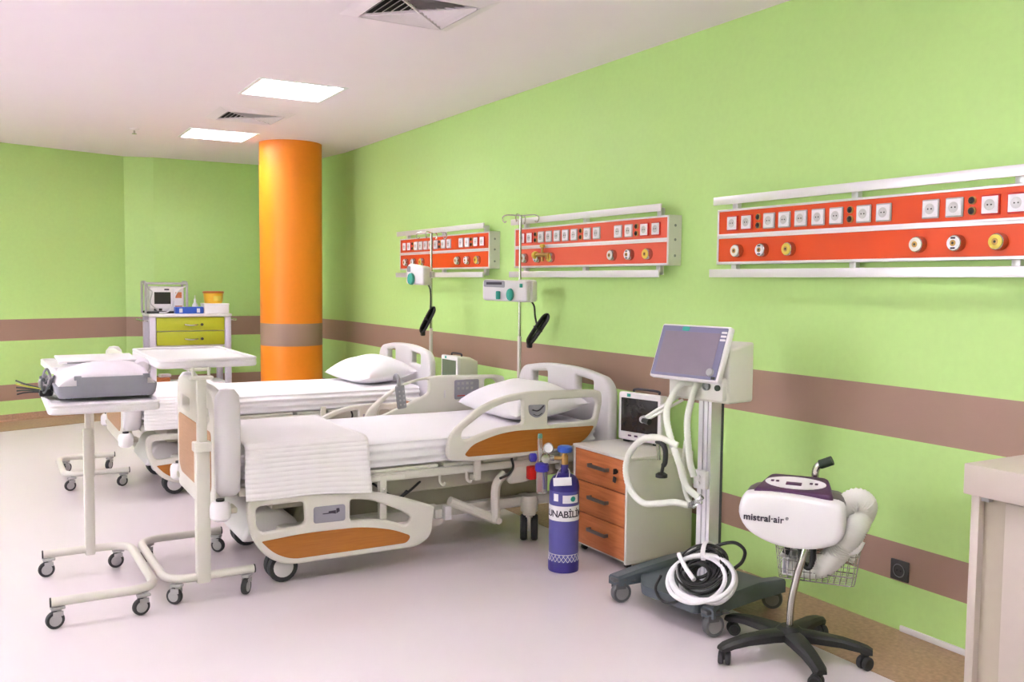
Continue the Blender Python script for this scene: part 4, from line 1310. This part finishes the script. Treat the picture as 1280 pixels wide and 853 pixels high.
obj('regulator', MB().cyl((0, -0.055, 0.588), (0, -0.085, 0.588), 0.014, n=12).lathe([(0.0, -0.02), (0.022, -0.018), (0.026, 0.0), (0.022, 0.03), (0, 0.032)], (0.0, -0.10, 0.588), (1, 0, 0), 18).cyl((0, -0.10, 0.588), (0, -0.125, 0.56), 0.010, n=10), 'steel', t)
g = obj('pressure_gauge', MB().lathe([(0.0, 0.0), (0.026, 0.0), (0.028, 0.006), (0.028, 0.02), (0.024, 0.022), (0.023, 0.018), (0, 0.018)], (0.018, -0.085, 0.645), (1, 0, 0), 24).cyl((0.022, -0.095, 0.60), (0.022, -0.088, 0.635), 0.007, n=8), 'steel', t)
obj('gauge_face', MB().lathe([(0.0, 0.0), (0.0225, 0.0), (0.0225, 0.001), (0, 0.001)], (0.0365, -0.085, 0.645), (1, 0, 0), 20), 'paper', g)
obj('flow_tube', MB().lathe([(0.0, 0.56), (0.013, 0.56), (0.013, 0.70), (0.010, 0.715), (0.0, 0.716)], (0.0, -0.130, 0), n=14), 'clear', t)
obj('flow_tube_cap', MB().lathe([(0.0, 0.69), (0.011, 0.69), (0.011, 0.712), (0, 0.712)], (0.0, -0.130, 0), n=12), 'green', t)
obj('flow_knob', MB().lathe([(0.0, 0.0), (0.020, 0.0), (0.024, 0.006), (0.024, 0.028), (0.018, 0.034), (0, 0.034)], (0.005, -0.150, 0.590), (0.3, -1, 0), 16), 'navy', t)
obj('bottle_cap', MB().lathe([(0.0, 0.518), (0.034, 0.518), (0.037, 0.524), (0.037, 0.552), (0.030, 0.560), (0.012, 0.566), (0, 0.566)], (0.0, -0.118, 0), n=24), 'navy', t)
obj('humidifier_bottle', MB().lathe([(0.0, 0.40), (0.024, 0.40), (0.029, 0.408), (0.030, 0.515), (0.027, 0.518), (0.0265, 0.515), (0.0255, 0.410), (0, 0.406)], (0.0, -0.118, 0), n=24), 'clear', t)
obj('dip_tube', MB().cyl((0.0, -0.112, 0.52), (0.004, -0.104, 0.425), 0.006, n=8), 'navy', t)


# ------------------------------------------------------------------ ventilator on its cart
t = thing('ventilator', 'ventilator with a tilted grey screen on a slate-grey wheeled cart', 'ventilator', (2.86, 3.20, 0), math.radians(190))
q = MB()
q.rings([[Vector((x, y, z)) for x, y in roundpts([(-0.25, -0.20), (0.16, -0.21), (0.27, -0.10), (0.28, 0.22), (-0.25, 0.20)], 0.03)] for z in (0.085, 0.12, 0.128)])
obj('base_plate', q, 'slate', t)
for s in (-1, 1):
    b = MB()
    pts = [(-0.275, s * 0.262), (-0.10, s * 0.242), (0.12, s * 0.242), (0.275, s * 0.272)]
    rings = []
    for i, (x, y) in enumerate(pts):
        hgt = (0.145, 0.160, 0.155, 0.130)[i]
        wd = (0.030, 0.036, 0.036, 0.034)[i]
        rings.append([Vector((x, y + a * wd, z)) for a, z in ((-1, 0.085), (1, 0.085), (1.0, hgt - 0.012), (0.75, hgt), (-0.75, hgt), (-1.0, hgt - 0.012))])
    obj('base_beam', b.rings(rings), 'slate', t)
for (x, y, a) in ((0.262, -0.265, -0.35), (0.262, 0.272, -0.35), (-0.262, 0.255, 2.2), (-0.262, -0.262, 1.6)):
    caster(t, (x, y), 0.048, 0.036, a, 0.115, False, 'caster_hub', 'caster_grey', 'caster_grey', True)
# column: aluminium profile with two slots
cw = 0.036
cp = [(-cw, -cw), (cw, -cw), (cw, -0.012), (cw - 0.010, -0.012), (cw - 0.010, -0.005), (cw, -0.005), (cw, 0.014), (cw - 0.010, 0.014), (cw - 0.010, 0.020), (cw, 0.020), (cw, cw), (-cw, cw)]
mb = MB().rings([[Vector((x + 0.0, y + 0.05, z)) for x, y in cp] for z in (0.12, 0.99)])
obj('column', mb, 'alu', t, ang=20)
obj('column_side', MB().bx(-0.052, -0.036, 0.01, 0.09, 0.13, 0.98, 0.003), 'dark_grey', t)
obj('rail_clamp', MB().box((0.06, 0.055, 0.615), (0.03, 0.07, 0.085), 0.006).cyl((0.076, 0.055, 0.63), (0.080, 0.055, 0.63), 0.008, n=10).cyl((0.076, 0.055, 0.60), (0.080, 0.055, 0.60), 0.008, n=10), 'white', t)
# head
hb = MB().plate(roundpts([(-0.12, 0.975), (0.06, 0.975), (0.06, 1.215), (-0.12, 1.245)], 0.015), 0.34, 0.010, (), (0.02, 0.04, 0), (1, 0, 0), (0, 0, 1))
obj('head_unit', hb, 'counter_top', t)
obj('front_lip', MB().bx(0.06, 0.11, -0.10, 0.20, 0.985, 1.09, 0.012), 'counter_top', t)
pl = MB()
obj('round_port', MB().lathe([(0.0, 0), (0.019, 0), (0.019, 0.014), (0.014, 0.016), (0.012, 0.008), (0, 0.008)], (0.108, 0.115, 1.05), (1, 0, 0), 18), 'grey', t)
obj('round_port', MB().lathe([(0.0, 0), (0.013, 0), (0.013, 0.012), (0.008, 0.014), (0, 0.014)], (0.108, 0.175, 1.047), (1, 0, 0), 18), 'grip', t)
tilt = math.radians(21)
sc = Vector((0.155, 0.045, 1.20))
su = Vector((0, 1, 0)); sv = Vector((-math.sin(tilt), 0, math.cos(tilt))); sn = su.cross(sv)


def scr_plate(a0, a1, b0, b1, th, off, r=0.006, bev=0.002):
    return MB().plate(roundpts([(a0, b0), (a1, b0), (a1, b1), (a0, b1)], r), th, bev, (), sc + sn * off, su, sv)


obj('display_case', scr_plate(-0.192, 0.192, -0.128, 0.128, 0.034, -0.018, 0.012, 0.008), 'white', t)
obj('display_bezel', scr_plate(-0.182, 0.182, -0.118, 0.118, 0.004, 0.001, 0.006, 0.001), 'screen_frame', t)
obj('screen', scr_plate(-0.160, 0.150, -0.105, 0.092, 0.003, 0.003, 0.003, 0.0005), 'screen_grey', t)
obj('badge', scr_plate(-0.065, -0.025, 0.096, 0.116, 0.004, 0.004, 0.008, 0.001), 'green', t)
for k in range(3):
    obj('side_key', scr_plate(0.154, 0.182, 0.092 - k * 0.017, 0.101 - k * 0.017, 0.004, 0.003, 0.002, 0.0005), 'white', t)
obj('rotary_knob', MB().lathe([(0.0, 0), (0.018, 0), (0.016, 0.012), (0, 0.014)], sc + su * 0.148 + sv * -0.086 + sn * 0.003, sn, 20), 'hub', t)
obj('corner_key', scr_plate(0.158, 0.178, -0.116, -0.104, 0.004, 0.003, 0.002, 0.0005), 'black', t)
obj('display_arm', MB().bx(0.05, 0.125, -0.03, 0.12, 1.10, 1.24, 0.01), 'counter_top', t)


def hose(pts, r=0.0145, sm=14, n=10, m='hose', nm='breathing_hose'):
    return obj(nm, MB().tube(pts, r, n, sm, False, True, None, 0.86), m, t, ang=80)


hose([(0.10, 0.03, 1.055), (0.135, -0.01, 1.05), (0.15, -0.055, 0.98), (0.16, -0.072, 0.90), (0.17, -0.03, 0.79), (0.175, 0.02, 0.70), (0.15, 0.04, 0.60), (0.12, 0.09, 0.545)], 0.0165)
hose([(0.10, 0.075, 1.052), (0.13, 0.068, 1.04), (0.15, 0.052, 0.95), (0.155, 0.045, 0.88), (0.15, 0.05, 0.78), (0.14, 0.055, 0.70), (0.12, 0.06, 0.64)], 0.0165)
hose([(0.17, 0.005, 0.775), (0.20, -0.06, 0.80), (0.21, -0.13, 0.797), (0.21, -0.195, 0.765), (0.205, -0.255, 0.70), (0.20, -0.278, 0.62), (0.20, -0.245, 0.53), (0.20, -0.165, 0.485), (0.19, -0.08, 0.498), (0.17, 0.0, 0.515), (0.14, 0.05, 0.505)], 0.0165)
hose([(0.14, 0.03, 0.80), (0.13, 0.01, 0.70), (0.12, 0.005, 0.60), (0.12, 0.03, 0.53), (0.12, 0.07, 0.50)], 0.012)
obj('hose_connector', MB().tube([(0.15, 0.03, 0.505), (0.135, 0.07, 0.515), (0.12, 0.11, 0.555)], 0.013, 10, 3).tube([(0.135, 0.06, 0.512), (0.15, 0.09, 0.53), (0.14, 0.125, 0.535)], 0.009, 8, 3), 'clear', t)
obj('hose_band', MB().lathe([(0.018, -0.01), (0.019, 0), (0.018, 0.01), (0.0, 0.01)], (0.17, -0.02, 0.77), (0.1, 0.5, -1), 14), 'hub', t)
# jointed support arm
arm = MB()
arm.cyl((0.09, -0.03, 1.005), (0.16, -0.20, 0.875), 0.009, n=10)
arm.cyl((0.11, -0.02, 0.975), (0.165, -0.185, 0.868), 0.007, n=10)
obj('support_arm', arm, 'hose', t)
obj('arm_joint', MB().lathe([(0.0, -0.015), (0.017, -0.012), (0.017, 0.012), (0, 0.015)], (0.165, -0.205, 0.868), (1, 0.3, 0), 14), 'hub', t)
obj('arm_knob', MB().tube([(0.175, -0.20, 0.865), (0.18, -0.155, 0.862)], lambda q: 0.011 + 0.004 * q, 10, 3), 'black', t)
obj('arm_lower', MB().cyl((0.19, -0.095, 0.79), (0.20, -0.075, 0.70), 0.009, n=10), 'steel', t)
obj('clamp_grip', MB().tube([(0.20, -0.09, 0.785), (0.205, -0.055, 0.78), (0.205, -0.035, 0.75), (0.205, -0.035, 0.70), (0.205, -0.045, 0.68)], 0.012, 10, 4).lathe([(0.0, 0), (0.027, 0.0), (0.027, 0.014), (0.015, 0.022), (0, 0.022)], (0.205, -0.055, 0.625), (0, 0, 1), 16).cyl((0.205, -0.055, 0.64), (0.205, -0.045, 0.69), 0.008, n=8), 'black', t)

# coiled hose and cables resting on the cart base
t = thing('coiled_hose', 'coil of white hose and black cable resting on the grey ventilator cart base', 'hose', (2.86, 3.20, 0.128), math.radians(190))
random.seed(11)
cc = Vector((0.20, 0.195, 0.115))
ta = Vector((0.10, 0.985, 0.10)).normalized()
tb = Vector((-0.62, 0.0, 0.80)).normalized()
tn = ta.cross(tb)


def coil(nm, rad_a, rad_b, r, m, turns, seed, off=(0, 0), wob=0.012, spread=0.02):
    rnd = random.Random(seed)
    mb = MB()
    for k in range(turns):
        ja, jb = 1 + rnd.uniform(-.06, .06), 1 + rnd.uniform(-.06, .06)
        ph = rnd.uniform(0, 6)
        o = cc + ta * (off[0] + rnd.uniform(-wob, wob)) + tb * (off[1] + rnd.uniform(-wob, wob)) + tn * rnd.uniform(-spread, spread)
        tw = rnd.uniform(-.2, .2)
        P = []
        for i in range(14):
            a = 2 * PI * i / 14
            p = o + ta * rad_a * ja * math.cos(a) + tb * rad_b * jb * math.sin(a) + tn * (tw * rad_a * math.cos(a + ph) * 0.5)
            p.z = max(p.z, r + 0.001)
            P.append(p)
        mb.tube(P, r, 8, 4, True)
    return obj(nm, mb, m, t, ang=80)


coil('white_hose', 0.170, 0.105, 0.0095, 'paper', 5, 3, (0.0, -0.025), 0.02, 0.035)
coil('striped_cable', 0.130, 0.100, 0.0055, 'hub', 5, 8, (-0.02, 0.02), 0.012, 0.02)
coil('black_cable', 0.128, 0.098, 0.0055, 'black', 6, 5, (-0.02, 0.02), 0.014, 0.026)
coil('black_cable_heap', 0.065, 0.048, 0.0075, 'black', 8, 21, (-0.01, -0.005), 0.018, 0.03)
obj('black_loop', MB().tube([cc + ta * a + tb * b + tn * c for a, b, c in ((-0.06, 0.07, 0.0), (-0.01, 0.13, 0), (0.08, 0.165, 0), (0.155, 0.14, 0.0), (0.17, 0.09, 0), (0.145, 0.05, 0.0))], 0.0075, 8, 6), 'black', t)
obj('black_tail', MB().tube([(0.235, -0.02, 0.06), (0.265, -0.025, 0.005), (0.30, 0.04, -0.025), (0.30, 0.10, -0.02), (0.285, 0.15, 0.01)], 0.0065, 8, 6), 'black', t)
obj('white_end', MB().tube([cc + ta * a + tb * b + tn * c for a, b, c in ((-0.16, 0.05, 0.03), (-0.11, 0.02, 0.05), (-0.05, -0.02, 0.055), (0.01, -0.055, 0.05))], 0.0105, 8, 5), 'paper', t)
obj('cable_tie', MB().tube([cc + ta * a + tb * b + tn * c for a, b, c in ((-0.03, 0.145, 0.0), (-0.035, 0.13, 0.035), (-0.02, 0.085, 0.045), (-0.02, 0.05, 0.02))], 0.007, 6, 4, False, True, (1.6, 0.5)), 'white', t)


# ------------------------------------------------------------------ patient warmer on a star base
WR = math.radians(215.9)
t = thing('patient_warmer', 'white and purple air warmer on a pole with a black five-star wheeled base', 'patient warmer', (2.79, 2.57, 0), WR)
starA = []
for wx, wy in ((2.755, 2.842), (2.499, 2.636), (2.659, 2.290), (2.99, 2.316), (3.065, 2.66)):
    starA.append(math.atan2(wy - 2.57, wx - 2.79) - WR)
hub = MB().lathe([(0.0, 0.075), (0.055, 0.075), (0.06, 0.085), (0.055, 0.115), (0.035, 0.130), (0.0, 0.130)], n=20)
obj('hub', hub, 'black', t)
for a in starA:
    d = Vector((math.cos(a), math.sin(a), 0)); s = Vector((-d.y, d.x, 0))
    mb = MB()
    rings = []
    for r, wd, z0, z1 in ((0.02, 0.040, 0.078, 0.118), (0.10, 0.036, 0.080, 0.117), (0.20, 0.030, 0.078, 0.110), (0.265, 0.027, 0.070, 0.098), (0.295, 0.026, 0.062, 0.090), (0.315, 0.020, 0.062, 0.080)):
        rings.append([d * r + s * (wd * q) + Vector((0, 0, z)) for q, z in ((-1, z0), (1, z0), (1, z1 - 0.01), (0.6, z1), (-0.6, z1), (-1, z1 - 0.01))])
    obj('star_arm', mb.rings(rings), 'black', t)
    c = caster(t, (d.x * 0.295, d.y * 0.295), 0.027, 0.022, a + 0.9, 0.07, True, 'black', 'black', 'tyre')
obj('pole', MB().tube([(0, 0, 0.11), (0.0, 0.004, 0.22), (0.0, 0.022, 0.33), (0.0, 0.045, 0.42), (-0.02, 0.062, 0.50), (-0.08, 0.075, 0.60), (-0.12, 0.072, 0.68), (-0.122, 0.070, 0.735), (-0.120, 0.077, 0.763), (-0.116, 0.093, 0.777)], 0.0145, 12, 6), 'steel', t)
obj('grip', MB().tube([(-0.118, 0.087, 0.773), (-0.114, 0.113, 0.785), (-0.112, 0.134, 0.795)], 0.019, 12, 3), 'grip', t)
# unit
FO = [(-0.197, 0.597), (-0.185, 0.658), (-0.158, 0.676), (-0.08, 0.684), (0.028, 0.682), (0.12, 0.673), (0.193, 0.660), (0.204, 0.598), (0.194, 0.525), (0.131, 0.490), (0.049, 0.476), (-0.037, 0.480), (-0.11, 0.501), (-0.168, 0.538)]
FO = [(p.x, p.y) for p in smooth_path([(a, b, 0) for a, b in FO], 3, True)]
ctr = (0.01, 0.585)
fp = MB()
fp.rings([[Vector((x, ctr[0] + (a - ctr[0]) * k, ctr[1] + (b - ctr[1]) * k)) for a, b in FO] for x, k in ((0.03, 1.0), (0.085, 1.0), (0.102, 0.99), (0.113, 0.97), (0.1195, 0.93), (0.1235, 0.84), (0.1255, 0.5), (0.126, 0.2))])
front = obj('front_shell', fp, 'white', t, ang=60)
bk = MB()
bk.rings([[Vector((x, ctr[0] + (a - ctr[0]) * k, ctr[1] + (b - ctr[1]) * k + dz)) for a, b in FO] for x, k, dz in ((0.03, 0.985, 0.004), (-0.03, 0.97, 0.012), (-0.10, 0.93, 0.012), (-0.125, 0.80, 0.008), (-0.13, 0.4, 0))])
obj('rear_shell', bk, 'purple_grey', t, ang=60)
cpnl = MB()
out = roundpts([(-0.10, -0.105), (0.070, -0.150), (0.070, 0.160), (-0.10, 0.125)], 0.025)
zs = lambda x: 0.724 - (x + 0.10) * 0.20
cpnl.rings([[Vector((x * k, y * k + 0.005 * (1 - k), z)) for x, y, z in ring] for ring, k in (([(x, y, 0.650) for x, y in out], 1.0), ([(x, y, zs(x) - 0.012) for x, y in out], 1.0), ([(x, y, zs(x) - 0.003) for x, y in out], 0.965), ([(x, y, zs(x)) for x, y in out], 0.93))])
cpo = obj('control_panel', cpnl, 'purple', t, ang=50)
mb = MB()
lab = lambda a, dz: Vector((-0.018 + 0.058 * math.sin(a), 0.005 + 0.118 * math.cos(a), zs(-0.018 + 0.058 * math.sin(a)) + dz))
mb.rings([[lab(2 * PI * i / 28, dz) for i in range(28)] for dz in (-0.002, 0.002)])
obj('panel_label', mb, 'lilac', cpo)
for x, y, sx_, sy_ in ((-0.005, 0.0, 0.030, 0.060), (-0.02, -0.085, 0.016, 0.012), (-0.02, -0.065, 0.016, 0.012), (-0.02, 0.065, 0.016, 0.012), (-0.02, 0.085, 0.016, 0.012)):
    obj('panel_key', MB().box((x, y, zs(x) + 0.0025), (sx_, sy_, 0.003), 0.001, Matrix.Rotation(0.197, 3, 'Y')), 'purple', cpo)
tx = MB().text('mistral·air', 0.037, (0.1275, -0.173, 0.5755), (0, 1, 0), (0, 0, 1), 0.002, 1.03, 0.0006)
tx.text('®', 0.016, (0.1275, -0.012, 0.590), (0, 1, 0), (0, 0, 1), 0.002)
for v_ in tx.bm.verts:
    k = max(0.0, (-(v_.co.y) - 0.13) / 0.04)
    v_.co.x -= 0.0022 * k
obj('lettering', tx, 'ink', front)
# air hose stuffed behind and into the basket
fh = lambda pts, r: obj('air_hose', MB().tube(pts, r, 14, 14, False, True, None, 0.90), 'fabric_hose', t, ang=80)
fh([(-0.06, 0.17, 0.60), (-0.05, 0.23, 0.655), (-0.06, 0.262, 0.64), (-0.08, 0.255, 0.60), (-0.10, 0.235, 0.565), (-0.14, 0.20, 0.56)], 0.050)
fh([(-0.10, 0.235, 0.57), (-0.04, 0.245, 0.575), (-0.02, 0.225, 0.53), (-0.04, 0.19, 0.47), (-0.06, 0.15, 0.41), (-0.09, 0.10, 0.36), (-0.12, 0.03, 0.345), (-0.12, -0.02, 0.35)], 0.048)
fh([(-0.16, 0.10, 0.45), (-0.15, 0.18, 0.50), (-0.12, 0.215, 0.46), (-0.10, 0.19, 0.40)], 0.042)
obj('hose_nozzle', MB().tube([(-0.02, 0.21, 0.45), (-0.02, 0.245, 0.465), (-0.03, 0.262, 0.50)], 0.012, 8, 4), 'white', t)
# wire basket
bz0, bz1 = 0.300, 0.47
bx0, bx1, by0, by1 = -0.26, -0.045, -0.075, 0.255
wr = MB()


def loop(z, k, r):
    cx, cy = (bx0 + bx1) / 2, (by0 + by1) / 2
    P = [Vector((cx + (x - cx) * k, cy + (y - cy) * k, z)) for x, y in ((bx0, by0), (bx1, by0), (bx1, by1), (bx0, by1))]
    wr.tube(fillet(P, 0.03, 4), r, 6, 1, True)


for k, z in enumerate((0.47, 0.425, 0.38, 0.34, 0.303)):
    loop(z, 1.0 - 0.03 * k, 0.0032 if k == 0 else 0.0017)
obj('basket_rims', wr, 'steel', t)
wr = MB()
cx, cy = (bx0 + bx1) / 2, (by0 + by1) / 2
for i in range(13):
    y = by0 + 0.012 + (by1 - by0 - 0.024) * i / 12
    yb = cy + (y - cy) * 0.88
    wr.tube([(bx1, y, 0.47), (cx + (bx1 - cx) * 0.88, yb, 0.303), (cx + (bx0 - cx) * 0.88, yb, 0.303), (bx0, y, 0.47)], 0.0016, 5, 1)
for i in range(8):
    x = bx0 + 0.012 + (bx1 - bx0 - 0.024) * i / 7
    xb = cx + (x - cx) * 0.88
    wr.tube([(x, by0, 0.47), (xb, cy + (by0 - cy) * 0.88, 0.303), (xb, cy + (by1 - cy) * 0.88, 0.303), (x, by1, 0.47)], 0.0016, 5, 1)
wo = obj('basket_wires', wr, 'steel', t); wo['kind'] = 'stuff'
obj('basket_bracket', MB().tube([(-0.045, 0.04, 0.468), (-0.015, 0.058, 0.47), (0.004, 0.062, 0.475)], 0.008, 8, 3), 'steel', t)
obj('power_lead', MB().tube([(-0.06, 0.02, 0.46), (-0.055, 0.03, 0.40), (-0.06, 0.05, 0.36), (-0.058, 0.072, 0.37), (-0.055, 0.078, 0.43), (-0.06, 0.07, 0.475)], 0.012, 8, 6).tube([(-0.07, 0.02, 0.455), (-0.08, -0.02, 0.43), (-0.075, -0.035, 0.40)], 0.014, 8, 4), 'black', t)
t = thing('supply_box', 'small white box lying in the wire basket of the warmer', 'box', (0, 0, 0))
Rz = Matrix.Rotation(WR, 3, 'Z')
p = Rz @ Vector((-0.14, -0.012, 0.306)) + Vector((2.79, 2.57, 0))
t.location = p; t.rotation_euler = (0, 0, WR)
obj('carton', MB().bx(-0.05, 0.05, -0.035, 0.03, 0.0, 0.075, 0.004), 'paper', t)
lw = MB()
for k in range(3):
    lw.bx(0.05, 0.051, -0.03 + k * 0.018, -0.018 + k * 0.018, 0.008, 0.07)
obj('printed_stripe', lw, 'lcd', t)
t = thing('folded_bag', 'grey folded bag in the wire basket of the warmer', 'bag', Rz @ Vector((-0.15, -0.005, 0.382)) + Vector((2.79, 2.57, 0)), WR)
mb = MB()
mb.grid(lambda a, b: Vector(((a - .5) * .13, (b - .5) * .11, 0.035 * math.sin(a * PI) * math.sin(b * PI) + 0.008 * mnoise.noise(Vector((a * 5, b * 5, 1))))), 10, 10)
mb.grid(lambda a, b: Vector(((a - .5) * .13, (b - .5) * .11, 0.0)), 10, 10)
bmesh.ops.remove_doubles(mb.bm, verts=mb.bm.verts, dist=0.002)
obj('bag_fabric', mb, 'hub', t)


# ------------------------------------------------------------------ wall outlet and counter
t = thing('wall_outlet', 'black wall socket on the lower brown wall band at right', 'wall socket', (WX, 2.542, 0.268))
o = obj('frame_plate', MB().bx(-0.010, 0, -0.045, 0.045, -0.045, 0.045, 0.004), 'outlet', t)
obj('insert', MB().lathe([(0.0, 0.0006), (0.023, 0.0006), (0.026, 0.004), (0.029, 0.004), (0.031, 0.0), (0, -0.002)], (-0.010, 0, 0), (-1, 0, 0), 24), 'outlet', o)
obj('contact_ring', MB().tube([(-0.0135, 0.0275 * math.cos(a), 0.0275 * math.sin(a)) for a in [2 * PI * i / 24 for i in range(24)]], 0.0018, 6, 1, True), 'grey', o)
obj('pin_hole', MB().cyl((-0.011, -0.0095, 0), (-0.0125, -0.0095, 0), 0.004, n=8).cyl((-0.011, 0.0095, 0), (-0.0125, 0.0095, 0), 0.004, n=8), 'black', o)

t = thing('counter', 'cream counter with a thick top, cut off by the right edge of the photo', 'counter', (2.89, 1.91, 0))
YE = -2.4
obj('worktop', MB().bx(0, WX - 2.89 - 0.002, YE, 0, 0.795, 0.90, 0.004), 'counter', t)
obj('end_panel', MB().bx(0.025, WX - 2.89 - 0.004, -0.045, -0.015, 0.0, 0.795, 0.002), 'counter', t)
obj('recess_strip', MB().bx(0.055, 0.075, -0.125, -0.045, 0.0, 0.795, 0.0), 'taupe', t)
for k in range(3):
    y1 = -0.128 - k * 0.6
    d = obj('door_panel', MB().bx(0.038, 0.058, y1 - 0.594, y1, 0.05, 0.785, 0.003), 'counter', t)
obj('carcass', MB().bx(0.075, WX - 2.89 - 0.004, YE + 0.03, -0.045, 0.0, 0.795), 'taupe', t)
obj('hinge_block', MB().bx(0.030, 0.055, -0.075, -0.046, 0.775, 0.795, 0.003), 'hub', t)
